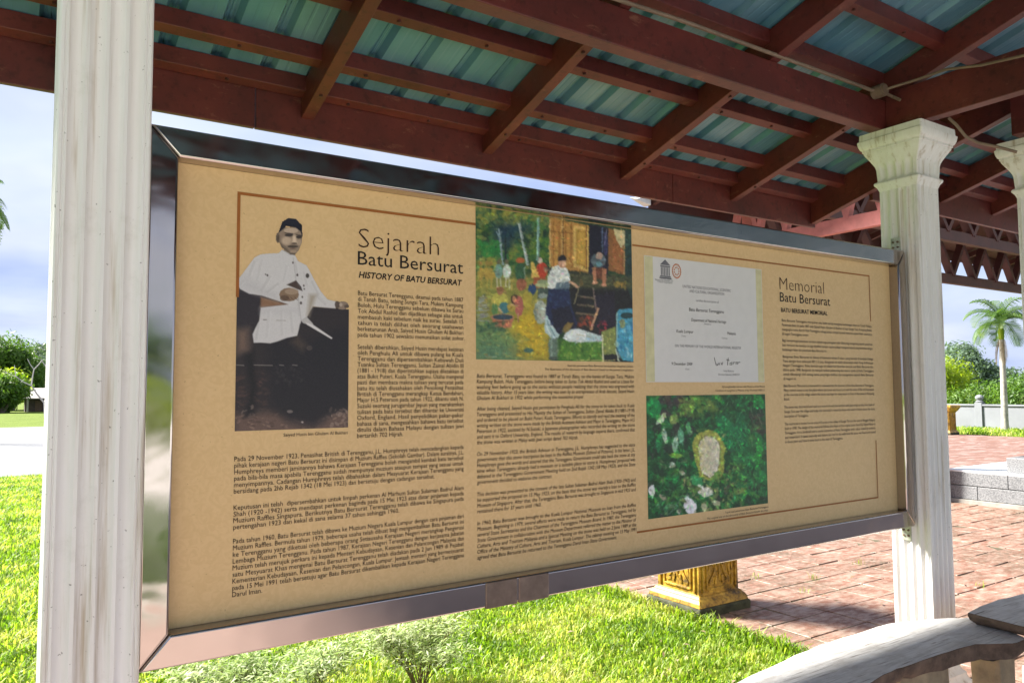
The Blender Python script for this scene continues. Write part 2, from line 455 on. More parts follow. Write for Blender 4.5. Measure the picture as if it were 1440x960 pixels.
WHITETILE = simple('white_glazed_tile', (0.72, 0.74, 0.76), 0.25, var=0.06, scale=2, bmp=0)
WALLPAINT = simple('white_wall_paint', (0.205, 0.215, 0.235), 0.8, var=0.12, scale=1.2)
CONCRETE = simple('pale_concrete', (0.14, 0.145, 0.155), 0.85, var=0.14, scale=0.7)
PINKFLOOR = simple('pink_floor_tile', (0.43, 0.325, 0.29), 0.6, var=0.2, scale=3)
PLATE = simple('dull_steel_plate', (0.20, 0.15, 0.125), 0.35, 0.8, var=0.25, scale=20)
BOUNCE_GROUND = simple('pale_bounce_ground', (0.52, 0.515, 0.50), 0.85, var=0.1, scale=0.7)  # unseen pale ground, added to bounce light onto the board
ROOFTIN = simple('weathered_tin_roof', (0.36, 0.33, 0.32), 0.7, var=0.25, scale=1.2)
SHEDWOOD = simple('dark_shed_wood', (0.07, 0.055, 0.045), 0.9, var=0.5, scale=2)
PIPE = simple('conduit_plastic', (0.17, 0.12, 0.085), 0.6, var=0.25, scale=10)
ROCKM = simple('brown_stone', (0.17, 0.115, 0.07), 0.9, var=0.5, scale=14, bmp=0.6)
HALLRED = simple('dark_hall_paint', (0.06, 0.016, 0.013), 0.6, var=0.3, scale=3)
ZINC = simple('white_gutter', (0.55, 0.57, 0.58), 0.5, var=0.15, scale=6)
#STRUCTURE

# ------------------------------------------------------------------ ground, road, paving
mb = MB(); mb.add([(-500, -400, 0), (600, -400, 0), (600, 700, 0), (-500, 700, 0)], [(0, 1, 2, 3)])
kind(mb.build('ground', LAWN), 'structure')
mb = MB(); mb.box(-80, 24, 17.3, 41.5, -0.1, 0.02)
kind(mb.build('road', CONCRETE), 'structure')
PX0 = 4.0
mb = MB(); mb.box(PX0, 26.5, -2.0, 30, -0.25, 0.006)
pav = kind(mb.build('paving', FARPAVE), 'structure')
mb = MB(); mb.box(PX0 + 0.001, 11.5, 1.0, 9.1, -0.2, 0.012)
kind(mb.build('paving_bed', JOINT), 'structure')
# clay tiles, each proud of its joints and a little uneven
TS = 0.30
def tile_mesh(k):
    rr = random.Random(k); b = MB(); h = TS / 2 - 0.0055
    def jit(): return rr.uniform(-0.0025, 0.0025)
    low = [(-h + jit(), -h + jit()), (h + jit(), -h + jit()), (h + jit(), h + jit()), (-h + jit(), h + jit())]
    vs = [(x, y, -0.02) for x, y in low] + [(x, y, 0.0) for x, y in low]
    vs += [(x * 0.982, y * 0.982, 0.0035 + rr.uniform(-0.0012, 0.0012)) for x, y in low]
    b.add(vs, [(0, 1, 5, 4), (1, 2, 6, 5), (2, 3, 7, 6), (3, 0, 4, 7), (4, 5, 9, 8), (5, 6, 10, 9), (6, 7, 11, 10), (7, 4, 8, 11), (8, 9, 10, 11)])
    return b.mesh('tile', TILE)
TILES = [tile_mesh(k) for k in range(6)]
def in_view(p):
    d = Vector(p) - Vector((0, 0, EYE)); z = d.dot(_f)
    if z < 0.1: return False
    x = 720 + F_PX * d.dot(CR) / z; y = 480 - F_PX * d.dot(CU) / z
    return -10 < x < 1450 and -10 < y < 970 and (y > 700 or x > 1310)
cells = []
for i in range(25):
    for j in range(27):
        x = PX0 + TS / 2 + i * TS + (0.0 if j % 2 == 0 else 0.0); y = 1.0 + TS / 2 + j * TS
        if x > 11.35: continue
        d = math.hypot(x, y)
        cells.append((0 if in_view((x, y, 0)) else 1, d, x, y))
cells.sort()
rest = MB()
for n_, (nv, d, x, y) in enumerate(cells):
    rr = random.Random(n_ * 13 + 5)
    z = 0.011 + rr.uniform(0, 0.007)
    if n_ < 295 and nv == 0:
        link('tile', TILES[n_ % 6], pav, (x, y, z), (rr.uniform(-0.014, 0.014), rr.uniform(-0.014, 0.014), rr.choice((0, 1, 2, 3)) * math.pi / 2))
    else:
        h = TS / 2 - 0.006
        rest.add([(x - h, y - h, z - 0.02), (x + h, y - h, z - 0.02), (x + h, y + h, z - 0.02), (x - h, y + h, z - 0.02),
                  (x - h * .97, y - h * .97, z + 0.005), (x + h * .97, y - h * .97, z + 0.005), (x + h * .97, y + h * .97, z + 0.005), (x - h * .97, y + h * .97, z + 0.005)],
                 [(4, 5, 6, 7), (0, 1, 5, 4), (1, 2, 6, 5), (2, 3, 7, 6), (3, 0, 4, 7)])
kind(rest.build('tiles', TILE, pav), 'stuff')
# added pale ground behind the camera to bounce light, then the pavilion floor
mb = MB(); mb.box(-9.0, 26.5, -18.0, -2.004, -0.2, 0.012)
kind(mb.build('bounce_ground', BOUNCE_GROUND), 'structure')
mb = MB(); mb.box(-0.9, PX0 - 0.004, -2.0, 2.36, -0.2, 0.016); mb.box(PX0 - 0.003, 11.5, -1.998, 0.997, -0.2, 0.016)
kind(mb.build('pavilion_floor', PINKFLOOR), 'structure')

# ------------------------------------------------------------------ fluted columns
CW = 0.101
def flute_ring(half, z, df=1.0):
    """square ring with four concave flutes a side; df scales the flute depth"""
    nf, marg, fil, seg = 4, 0.020, 0.008, 6
    s = half / CW
    fw = (2 * CW - 2 * marg - (nf - 1) * fil) / nf
    side = [(-CW, 0.004), (-CW + 0.004, 0.0), (-CW + 0.010, 0.0), (-CW + 0.0115, 0.0025 * df), (-CW + 0.0135, 0.0025 * df), (-CW + 0.015, 0.0)]
    x = -CW + marg
    for k in range(nf):
        for q in range(seg + 1):
            a = q / seg
            side.append((x + fw * a, df * 0.0125 * math.sin(math.pi * a) ** 0.8))
        x += fw + fil
    side += [(CW - 0.015, 0.0), (CW - 0.0135, 0.0025 * df), (CW - 0.0115, 0.0025 * df), (CW - 0.010, 0.0), (CW - 0.004, 0.0)]
    out = []
    for q in range(4):
        c, s_ = math.cos(q * math.pi / 2), math.sin(q * math.pi / 2)
        for (a, d) in side:
            if a == -CW: px, py = -CW + 0.0, -CW + 0.004
            else: px, py = a, -CW + d
            out.append(((px * c - py * s_) * s, (px * s_ + py * c) * s, z))
    return out
def make_column():
    root = thing('fluted_column', '', 'column')
    b = MB(); b.rings([flute_ring(CW, 0.22), flute_ring(CW, 1.4), flute_ring(CW, 2.600), flute_ring(CW, 2.622, 0.15)])
    b.build('shaft', WHITE_COL, root, smooth=True)
    b = MB()
    prof = [(0.1012, 2.620, 0.1), (0.109, 2.640, 0), (0.119, 2.652, 0), (0.121, 2.660, 0), (0.118, 2.667, 0), (0.108, 2.671, 0), (0.1065, 2.676, 0.2),
            (0.1075, 2.690, 1.0), (0.110, 2.735, 1.0), (0.114, 2.752, 0.5), (0.120, 2.765, 0.05), (0.131, 2.785, 0), (0.143, 2.805, 0), (0.152, 2.820, 0),
            (0.153, 2.829, 0), (0.158, 2.831, 0), (0.1585, 2.842, 0), (0.1645, 2.846, 0), (0.171, 2.862, 0), (0.1745, 2.880, 0), (0.1745, 2.888, 0), (0.168, 2.892, 0), (0.166, 2.925, 0)]
    b.rings([flute_ring(h, z, d) for h, z, d in prof])
    b.build('capital', WHITE_COL, root, smooth=True)
    b = MB(); b.box(-0.16, 0.16, -0.16, 0.16, 0.0, 0.13)
    base = b.build('base', WHITE_COL, root, bev=0.008)
    b = MB(); b.rings([flute_ring(h, z, 0) for h, z in ((0.150, 0.13), (0.150, 0.145), (0.138, 0.155), (0.130, 0.175), (0.130, 0.185), (0.114, 0.20), (0.106, 0.221))])
    b.build('base_moulding', WHITE_COL, base, smooth=True)
    return root
C1 = (3.905, 2.150); C0 = (0.182, 2.150); C2 = (4.672, 1.822)
col1 = make_column(); col1.location = (*C1, 0)
tag(col1, 'white fluted square column with capital at the right end of the board', 'column', 'white fluted pavilion columns')
col0 = copy_tree(col1); col0.location = (*C0, 0)
tag(col0, 'nearest white fluted column covering the left end of the board', 'column', 'white fluted pavilion columns')
col2 = copy_tree(col1); col2.location = (*C2, 0)
tag(col2, 'white fluted column cut off by the right edge of the picture', 'column', 'white fluted pavilion columns')

# ------------------------------------------------------------------ pavilion roof
RIDGE = 0.5
def zr(Y, off=0.0):            # rafter underside
    Y = Y if Y >= RIDGE else 2 * RIDGE - Y
    return 3.10 - 0.30 * (Y - 2.15) + off
roof = thing('pavilion_roof', 'red timber pavilion roof over the board with teal metal sheets and rafters', 'roof', (2.0, RIDGE, 0))
def part(mb_, name, mat, bev=0.0, **kw):
    o = mb_.build(name, mat, roof, bev=bev, **kw)
    o.matrix_parent_inverse = Matrix.Translation((-2.0, -RIDGE, 0)); return o
def sloped(name, X0, X1, Ya, Yb, o0, o1, mat=RED, bev=0.003):
    b = MB()
    b.add([(X0, Ya, zr(Ya, o0)), (X1, Ya, zr(Ya, o0)), (X1, Yb, zr(Yb, o0)), (X0, Yb, zr(Yb, o0)),
           (X0, Ya, zr(Ya, o1)), (X1, Ya, zr(Ya, o1)), (X1, Yb, zr(Yb, o1)), (X0, Yb, zr(Yb, o1))],
          [(0, 1, 2, 3), (4, 7, 6, 5), (0, 4, 5, 1), (1, 5, 6, 2), (2, 6, 7, 3), (3, 7, 4, 0)])
    return part(b, name, mat, bev)
YE, YD = 3.225, 2.80
RAFX = [-0.50, 0.115, 1.035, 1.955, 2.865, 3.785]
for x in RAFX: sloped('rafter', x, x + 0.055, RIDGE + 0.03, YE - 0.003, 0, 0.142)
sloped('rafter', 4.60, 4.655, RIDGE + 0.03, YE - 0.003, -0.055, 0.142)
for x in (5.48, 6.22, 6.95, 7.7): sloped('rafter', x, x + 0.055, RIDGE + 0.03, YD - 0.003, -0.01, 0.142)
for x in RAFX + [4.60]: sloped('rafter', x, x + 0.055, -1.6, RIDGE - 0.03, 0, 0.142)
for k, Y in enumerate((3.185, 2.985, 2.655, 2.215, 1.90, 1.45, 1.0, 0.62)):
    sloped('purlin', -0.53, 4.63, Y - 0.024, Y + 0.024, 0.082, 0.149, bev=0.002)
for Y in (2.765, 2.62, 2.35, 1.90, 1.45, 1.0): sloped('purlin', 4.66, 10.9, Y - 0.024, Y + 0.024, 0.082, 0.149, bev=0.002)
for Y in (0.2, -0.4, -1.0, -1.55): sloped('purlin', -0.53, 4.63, Y - 0.024, Y + 0.024, 0.082, 0.149, bev=0.002)
b = MB(); b.box(-0.55, 10.9, RIDGE - 0.03, RIDGE + 0.03, zr(RIDGE, -0.06), zr(RIDGE, 0.13)); part(b, 'ridge_beam', RED)
# eave boards, butt-jointed planks
for x0, x1 in ((-0.55, 0.84), (0.843, 3.28), (3.283, 4.655)):
    b = MB(); b.box(x0, x1, YE, YE + 0.026, 2.702, 2.985); part(b, 'fascia', RED, 0.003)
for x0, x1 in ((4.657, 6.9), (6.903, 10.9)):
    b = MB(); b.box(x0, x1, YD, YD + 0.026, 2.808, 3.06); part(b, 'fascia', RED, 0.003)
b = MB(); b.box(-0.55, 4.655, -1.626, -1.6, 2.882, 3.165); part(b, 'fascia', RED, 0.003)
# ring beams on the columns
b = MB(); b.box(-0.5, 4.46, 2.185, 2.255, 2.926, 3.083); part(b, 'ring_beam', RED, 0.004)
b = MB(); b.box(3.775, 3.845, -1.2, 2.184, 2.926, 3.120); part(b, 'ring_beam', RED, 0.004)
b = MB(); b.box(0.14, 0.21, -1.2, 2.184, 2.926, 3.120); part(b, 'ring_beam', RED, 0.004)
b = MB(); b.box(4.42, 8.0, 1.80, 1.87, 2.926, 3.16); part(b, 'ring_beam', RED, 0.004)
b = MB(); b.box(-0.5, 4.46, -1.255, -1.185, 2.926, 3.083); part(b, 'ring_beam', RED, 0.004)
# carved corbel end of the front beam past the column
prof = [(4.06, 3.07), (4.06, 2.80), (4.20, 2.795), (4.30, 2.80), (4.325, 2.83), (4.315, 2.86), (4.34, 2.90), (4.375, 2.93), (4.41, 2.95), (4.45, 2.99), (4.455, 3.07)]
b = MB(); n_ = len(prof)
b.add([(x, 2.178, z) for x, z in prof] + [(x, 2.262, z) for x, z in prof],
      [tuple(range(n_)), tuple(reversed(range(n_, 2 * n_)))] + [(i, (i + 1) % n_, n_ + (i + 1) % n_, n_ + i) for i in range(n_)])
part(b, 'corbel', RED, 0.002)
# ribbed sheets
PIT = 0.195
def sheet_profile(nr):
    pts = []
    for k in range(nr):
        x = k * PIT
        pts += [(x, 0.0), (x + 0.035, 0.0), (x + 0.040, 0.0009), (x + 0.046, 0.0009), (x + 0.051, 0.0), (x + 0.085, 0.0), (x + 0.090, 0.0009), (x + 0.096, 0.0009),
                (x + 0.101, 0.0), (x + 0.128, 0.0), (x + 0.143, 0.030), (x + 0.152, 0.030), (x + 0.155, 0.026), (x + 0.165, 0.026), (x + 0.168, 0.030), (x + 0.177, 0.030)]
    pts += [(nr * PIT - 0.003, 0.0), (nr * PIT - 0.001, -0.0015), (nr * PIT + 0.034, -0.0015)]; return pts
def sheet_mesh(Y0, Y1, nr=4, n=3):
    b = MB(); pr = sheet_profile(nr); N = len(pr)
    for i in range(n + 1):
        Y = Y0 + (Y1 - Y0) * i / n
        b.v += [(x, Y, zr(Y, 0.152) + z) for x, z in pr]
    for i in range(n):
        for k in range(N - 1):
            b.f.append((i * N + k, i * N + k + 1, (i + 1) * N + k + 1, (i + 1) * N + k))
    return b.mesh('roof_sheet', SHEET)
def lay(me, x):
    o = link('roof_sheet', me, roof); o.matrix_parent_inverse = Matrix.Translation((-2.0, -RIDGE, 0)); o.location = (x, 0, 0)
X0S = 1.2475 - 0.152 - 9 * PIT + 0.0
sa, sb_, sc_ = sheet_mesh(3.285, RIDGE), sheet_mesh(2.86, RIDGE), sheet_mesh(RIDGE, -1.67)
for k in range(7):
    lay(sa, X0S + 0.006 + k * 4 * PIT)
for k in range(7, 15): lay(sb_, X0S + 0.006 + k * 4 * PIT)
for k in range(15): lay(sc_, X0S + 0.006 + k * 4 * PIT)
b = MB(); b.add([(-0.62, 0.20, zr(0.2, 0.20)), (11.0, 0.20, zr(0.2, 0.20)), (11.0, RIDGE, zr(RIDGE, 0.235)), (-0.62, RIDGE, zr(RIDGE, 0.235)), (11.0, 0.8, zr(0.8, 0.20)), (-0.62, 0.8, zr(0.8, 0.20))],
                [(0, 1, 2, 3), (3, 2, 4, 5)]); part(b, 'ridge_cap', SHEET)
# bolts under the purlins and rafters
bb = MB(); bb.tube([(0, 0, 0.004), (0, 0, -0.007)], 0.0075, 8); bolt_me = bb.mesh('bolt', HALLRED)
def bolt(x, Y, off):
    o = link('bolt', bolt_me, roof); o.matrix_parent_inverse = Matrix.Translation((-2.0, -RIDGE, 0)); o.location = (x, Y, zr(Y, off))
for Y in (3.185, 2.985, 2.655, 1.90):
    for x in RAFX[:-1]:
        for dx in (0.20, 0.60): bolt(x + dx, Y, 0.082)
for x in RAFX[1:]:
    for Y in (3.05, 2.45): bolt(x + 0.0275, Y, 0.0)
# ------------------------------------------------------------------ conduit
cp = thing('conduit_pipe', 'thin brown electric conduit with junction box along the roof beams', 'pipe', (3.7, 2.1, 3.0))
def cpart(b, nm, mat=PIPE, **kw):
    o = b.build(nm, mat, cp, **kw); o.matrix_parent_inverse = Matrix.Translation((-3.7, -2.1, -3.0)); return o
b = MB(); b.tube([at_y(845, -8, 2.16), at_y(960, 30, 2.16), at_y(1100, 81, 2.16), at_y(1228, 128, 2.16)], 0.009); cpart(b, 'pipe', smooth=True)
J = at_y(1238, 128, 2.14)
b = MB(); b.tube([J + Vector((0, 0.035, 0)), J + Vector((0, -0.02, 0))], 0.034, 14); b.tube([J + Vector((0, -0.02, 0)), J + Vector((0, -0.028, 0))], 0.028, 14); cpart(b, 'junction_box', smooth=True)
b = MB(); b.tube([J, at_x(1290, 112, 3.74), at_x(1330, 98, 3.73), at_x(1380, 92, 3.72), at_x(1450, 76, 3.70)], 0.007); cpart(b, 'pipe', smooth=True)
b = MB(); b.tube([J, at_x(1255, 136, 3.76), at_x(1266, 141, 3.765)], 0.008); cpart(b, 'pipe', smooth=True)
b = MB(); b.tube([at_x(1334, 166, 3.90), at_x(1345, 176, 3.92), at_x(1358, 192, 3.95), at_x(1375, 201, 4.0), at_x(1400, 206, 4.05), at_x(1430, 214, 4.1)], 0.0075); cpart(b, 'pipe', smooth=True)

# ------------------------------------------------------------------ trussed hall behind
hall = thing('open_hall', 'dark red open hall roof with lattice trusses beyond the pavilion', 'building', (17, 8.5, 0))
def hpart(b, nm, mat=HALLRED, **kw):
    o = b.build(nm, mat, hall, **kw); o.matrix_parent_inverse = Matrix.Translation((-17, -8.5, 0)); return o
TY, TB, TT = 9.25, 4.0, 5.26
def xtruss(Y, zb, zt, x0, x1, step, ph):
    b = MB(); b.box(x0, x1, Y - 0.06, Y + 0.06, zb, zb + 0.22); hpart(b, 'truss_chord')
    b = MB(); b.box(x0, x1, Y - 0.05, Y + 0.05, zt - 0.12, zt); hpart(b, 'truss_chord')
    n = int((x1 - x0) / step)
    for k in range(n):
        xa = x0 + ph + k * step
        b = MB(); b.bar((xa, Y, zb + 0.2), (xa + step * 0.5, Y - 0.02, zt - 0.1), 0.09, 0.16, (0, 1, 0)); hpart(b, 'truss_web')
        b = MB(); b.bar((xa + step * 0.5, Y + 0.02, zt - 0.1), (xa + step, Y, zb + 0.2), 0.09, 0.16, (0, 1, 0)); hpart(b, 'truss_web')
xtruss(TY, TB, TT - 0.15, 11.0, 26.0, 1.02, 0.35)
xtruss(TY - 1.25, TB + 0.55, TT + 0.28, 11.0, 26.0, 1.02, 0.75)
b = MB(); b.box(10.75, 10.87, 5.75, 9.2, 4.0, 4.22); hpart(b, 'truss_chord', LIT_RED)
for k in range(6):
    y = 5.8 + k * 0.56
    b = MB(); b.bar((10.83, y, 4.2), (10.83, y + 0.28, 5.3), 0.09, 0.11, (1, 0, 0)); hpart(b, 'truss_web', LIT_RED)
    b = MB(); b.bar((10.80, y + 0.28, 5.3), (10.80, y + 0.56, 4.2), 0.09, 0.11, (1, 0, 0)); hpart(b, 'truss_web', LIT_RED)
for (x, y) in ((10.81, 5.72), (11.42, 9.27), (25.9, 9.27), (25.9, 5.72)):
    b = MB(); b.box(x - 0.11, x + 0.11, y - 0.11, y + 0.11, 0, 5.2 if y > 8 else 4.3); hpart(b, 'post', LIT_RED if x < 12 else HALLRED, bev=0.01)
EY = 9.95
b = MB(); b.box(9.52, 26.6, EY - 0.02, EY + 0.02, 4.78, 5.02); hpart(b, 'fascia', HALLRED)
b = MB(); b.add([(9.42, EY + 0.1, 5.0), (26.7, EY + 0.1, 5.0), (26.7, 6.7, 5.95), (9.42, 6.7, 5.95), (9.42, EY + 0.1, 5.03), (26.7, EY + 0.1, 5.03), (26.7, 6.7, 5.98), (9.42, 6.7, 5.98)],
                [(0, 1, 2, 3), (7, 6, 5, 4), (0, 4, 5, 1), (1, 5, 6, 2), (2, 6, 7, 3), (3, 7, 4, 0)]); hpart(b, 'roof', HALLRED)
for k in range(8):
    x = 9.6 + k * 2.2
    b = MB(); b.bar((x, EY - 0.03, 4.93), (x, 6.75, 5.86), 0.08, 0.12); hpart(b, 'rafter')
b = MB(); b.add([(9.15, EY - 0.06, 4.92), (9.52, EY - 0.05, 4.86), (9.52, EY - 0.05, 5.03), (9.15, EY + 0.10, 4.98), (9.52, EY + 0.12, 4.86), (9.52, EY + 0.12, 5.03)],
                [(0, 1, 2), (3, 5, 4), (0, 3, 4, 1), (1, 4, 5, 2), (2, 5, 3, 0)]); hpart(b, 'gutter_end', ZINC)

# ------------------------------------------------------------------ information board
U0, VT, BY, BW, BH = 0.3595, 2.2094, 2.1672, 3.3654, 1.2200
board = thing('information_board', 'wide tan history board with photographs and text in a polished steel frame', 'information board', (2.04, BY, 0.9))
PINV = Matrix.Translation((-2.04, -BY, -0.9))
def bpart(b, nm, mat, parent=None, **kw):
    o = b.build(nm, mat, parent or board, **kw); o.matrix_parent_inverse = PINV if not parent else PINV2; return o
FR = 0.072; YF = 2.118; YB = 2.225
xi0, xi1, zi0, zi1 = U0, U0 + BW, VT - BH, VT
xo0, xo1, zo0, zo1 = xi0 - FR, xi1 + FR - 0.002, zi0 - 0.082, zi1 + 0.078
def rail(name, quad):
    """quad: four (x,z) corners outer-a, outer-b, inner-b, inner-a"""
    b = MB()
    b.add([(x, YF, z) for x, z in quad] + [(x, YB, z) for x, z in quad], [(0, 1, 2, 3), (7, 6, 5, 4), (0, 4, 5, 1), (1, 5, 6, 2), (2, 6, 7, 3), (3, 7, 4, 0)])
    return bpart(b, name, STEEL, smooth='bev', bev=0.0075, seg=4)
g = 0.0006
rail('frame_rail', [(xo0 + g, zo1), (xo1 - g, zo1), (xi1 - g, zi1), (xi0 + g, zi1)])
rail('frame_rail', [(xo0 + g, zo0), (xo1 - g, zo0), (xi1 - g, zi0), (xi0 + g, zi0)])
rail('frame_rail', [(xo0, zo0 + g), (xo0, zo1 - g), (xi0, zi1 - g), (xi0, zi0 + g)])
rail('frame_rail', [(xo1, zo0 + g), (xo1, zo1 - g), (xi1, zi1 - g), (xi1, zi0 + g)])
b = MB(); b.box(xi0 + 0.0005, xi1 - 0.0005, BY, BY + 0.012, zi0 + 0.0005, zi1 - 0.0005)
panel = bpart(b, 'panel', PANEL)
panel['label'] = 'tan printed panel with brown border lines'
PINV2 = Matrix.Identity(4)
a_, c_ = at_y(683, 830, YF).x, at_y(771, 800, YF).x  # two dark brown plates over the lower rail, a narrow gap between
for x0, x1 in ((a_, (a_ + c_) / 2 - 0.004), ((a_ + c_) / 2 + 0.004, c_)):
    b = MB(); b.box(x0, x1, YF - 0.003, YB + 0.003, zo0 - 0.003, zi0 - 0.004); bpart(b, 'rail_plate', PLATE, bev=0.002)
# angle brackets on the columns
def bracket(x, z, s):
    b = MB(); b.box(min(x, x + s * 0.006), max(x, x + s * 0.006), 2.145, 2.195, z, z + 0.075)
    b.box(min(x, x + s * 0.05), max(x, x + s * 0.05), 2.150, 2.190, z + (0.0 if z > 1.5 else 0.069), z + (0.006 if z > 1.5 else 0.075))
    br = bpart(b, 'bracket', GALV, bev=0.0015)
    for zz_ in (0.025, 0.052):
        for yy in (2.158, 2.182):
            c = MB(); c.tube([(x + s * 0.006, yy, z + zz_), (x + s * 0.011, yy, z + zz_)], 0.0055, 8)
            o = c.build('screw', BENCHEDGE, br); o.matrix_parent_inverse = PINV2
XR = C1[0] - CW - 0.0005; XL = C0[0] + CW + 0.0005
bracket(XR, zo1 + 0.001, -1); bracket(XR, zo0 - 0.077, -1); bracket(XL, zo1 + 0.001, 1); bracket(XL, zo0 - 0.077, 1)

YP = BY - 0.0010          # print layer
YT = BY - 0.0016          # ink on top
def W(u, v, y=None): return (U0 + u, YT if y is None else y, VT - v)
_fc = bpy.data.curves.new('ink_line', 'FONT'); _fo = bpy.data.objects.new('ink_line', _fc); COL.objects.link(_fo)
_fc.resolution_u = 2; _fc.fill_mode = 'FRONT'
def text_raw(s, size, offset=0.0, shear=0.0, res=2):
    _fc.body = s; _fc.size = size; _fc.offset = offset; _fc.shear = shear; _fc.resolution_u = res; _fc.align_x = 'LEFT'
    bpy.context.view_layer.update()
    ev = _fo.evaluated_get(bpy.context.evaluated_depsgraph_get()); me = ev.to_mesh()
    n = len(me.vertices); co = np.empty(n * 3, np.float32); me.vertices.foreach_get('co', co); co = co.reshape(-1, 3)
    me.calc_loop_triangles(); tri = np.empty(len(me.loop_triangles) * 3, np.int32); me.loop_triangles.foreach_get('vertices', tri)
    ev.to_mesh_clear(); return co[:, :2].copy(), tri.reshape(-1, 3).copy()
def text_obj(name, lines, u, v, width, size, pitch, mat=INK, offset=0.0, shear=0.0, align='J', last_full=False, y=None, parent=None):
    """lines set one under another, each stretched to the column width (the last keeps the mean stretch)"""
    V, T, o, ks = [], [], 0, []
    for i, s in enumerate(lines):
        if not s: continue
        co, tri = text_raw(s, size, offset, shear)
        w = co[:, 0].max() - co[:, 0].min(); x0 = co[:, 0].min()
        k = width / w if align in 'JF' else 1.0
        if align == 'J' and i == len(lines) - 1 and not last_full and len(lines) > 1: k = sum(ks) / len(ks)
        ks.append(k)
        x = (co[:, 0] - x0) * k
        if align == 'R': x = x - w
        if align == 'C': x = x - w / 2
        P = np.stack([U0 + u + x, np.full(len(x), YT if y is None else y), VT - (v + i * pitch) + co[:, 1]], 1)
        V.append(P); T.append(tri + o); o += len(P)
    V = np.concatenate(V); T = np.concatenate(T)
    me = bpy.data.meshes.new(name); me.from_pydata(V.tolist(), [], T.tolist()); me.materials.append(mat); me.update()
    ob = link(name, me, parent or panel); ob.matrix_parent_inverse = PINV2; return ob
def flat(name, polys, mat, y=None, parent=None):
    b = MB()
    for pl in polys: b.add([W(u, v, y) for u, v in pl], [tuple(range(len(pl)))])
    me = b.mesh(name, mat); o = link(name, me, parent or panel); o.matrix_parent_inverse = PINV2; return o
def rect(u0, v0, u1, v1): return [(u0, v0), (u1, v0), (u1, v1), (u0, v1)]
# border
t_ = 0.0085
flat('border_line', [rect(0.160, 0.058, 0.160 + t_, 0.352)], INK_LINE)
flat('border_line', [rect(0.1685, 0.058, 0.9265, 0.058 + t_)], INK_LINE)
flat('border_line', [rect(1.622, 0.060, 3.183, 0.060 + t_ * 0.8)], INK_LINE)
flat('border_line', [rect(3.183, 0.060, 3.183 + t_ * 0.7, 0.288)], INK_LINE)
flat('border_line', [rect(3.192, 0.870, 3.192 + t_ * 0.7, 1.142)], INK_LINE)
flat('border_line', [rect(1.622, 1.142, 3.198, 1.142 + t_ * 0.8)], INK_LINE)
# headings
def two_words(a, b_, u, v, width, size):
    ex_ = lambda s: (lambda c: c[:, 0].max() - c[:, 0].min())(text_raw(s, size)[0])
    k = width / ex_(a + ' ' + b_); wa, wb = ex_(a) * k, ex_(b_) * k
    text_obj('heading_text', [a], u, v, wa, size, 0, INK, align='F'); text_obj('heading_text', [b_], u + width - wb, v, wb, size, 0, INK, align='F')
text_obj('heading_text', ['Sejarah'], 0.516, 0.180, 0.274, 0.088, 0, INK_BROWN, offset=-0.0015, align='F')
two_words('Batu', 'Bersurat', 0.514, 0.232, 0.365, 0.060)
text_obj('heading_text', ['HISTORY OF BATU BERSURAT'], 0.517, 0.2715, 0.358, 0.0265, 0, INK, offset=0.0006, shear=0.2, align='F')
text_obj('heading_text', ['Memorial'], 2.494, 0.176, 0.322, 0.082, 0, INK_BROWN, offset=-0.0014, align='F')
two_words('Batu', 'Bersurat', 2.493, 0.229, 0.368, 0.060)
text_obj('heading_text', ['BATU BERSURAT MEMORIAL'], 2.499, 0.2755, 0.338, 0.0265, 0, INK, offset=0.0005, align='F')
A1 = ["Batu Bersurat Terengganu, ditemui pada tahun 1887", "di Tanah Batu, tebing Sungai Tara, Mukim Kampung", "Buloh, Hulu Terengganu sebelum dibawa ke Surau",
      "Tok Abdul Rashid dan dijadikan sebagai alas untuk", "membasuh kaki sebelum naik ke surau. Setelah 15", "tahun ia telah dilihat oleh seorang usahawan",
      "berketurunan Arab, Saiyed Husin Ghulam Al Bukhari", "pada tahun 1902 sewaktu menunaikan solat zohor."]
A2 = ["Setelah dibersihkan, Saiyed Husin mendapat keizinan", "oleh Penghulu Ali untuk dibawa pulang ke Kuala", "Terengganu dan dipersembahkan Kebawah Duli",
      "Tuanku Sultan Terengganu, Sultan Zainal Abidin III", "(1881 - 1918) dan diperintahkan supaya diletakkan di", "atas Bukit Puteri, Kuala Terengganu. Usaha mengenal",
      "pasti dan membaca makna tulisan yang tercatat pada", "batu itu telah diusahakan oleh Penolong Penasihat", "British di Terengganu merangkap Ketua Bendahari,",
      "Major H.S Peterson pada tahun 1922, dibantu oleh N.", "Suzuki seorang jurugambar Jepun yang merakamkan", "tulisan pada batu tersebut dan dihantar ke Universiti",
      "Oxford, England. Hasil penyelidikan pakar-pakar", "bahasa di sana, mengesahkan bahawa batu tersebut", "ditulis dalam Bahasa Melayu dengan tulisan jawi", "bertarikh 702 Hijrah."]
text_obj('body_text', A1, 0.515, 0.3245, 0.364, 0.0195, 0.01795)
text_obj('body_text', A2, 0.515, 0.4865, 0.364, 0.0195, 0.01765)
text_obj('caption_text', ["Saiyed Husin bin Ghulam Al Bukhari"], 0.296, 0.7385, 0.190, 0.0135, 0, align='F')
B1 = ["Pada 29 November 1923, Penasihat British di Terengganu, J.L. Humphreys telah mencadangkan kepada", "pihak kerajaan negeri Batu Bersurat ini disimpan di Muzium Raffles (Sekolah Gambar). Dalam suratnya, J.L.",
      "Humphreys memberi jaminannya bahawa Kerajaan Terengganu boleh mengambil kembali batu tersebut", "pada bila-bila masa apabila Terengganu sudah mempunyai muzium ataupun tempat yang sesuai untuk",
      "menyimpannya. Cadangan Humphreys telah dibahaskan dalam Mesyuarat Kerajaan Terengganu yang", "bersidang pada 2hb Rejab 1342 (18 Mei 1923) dan bersetuju dengan cadangan tersebut."]
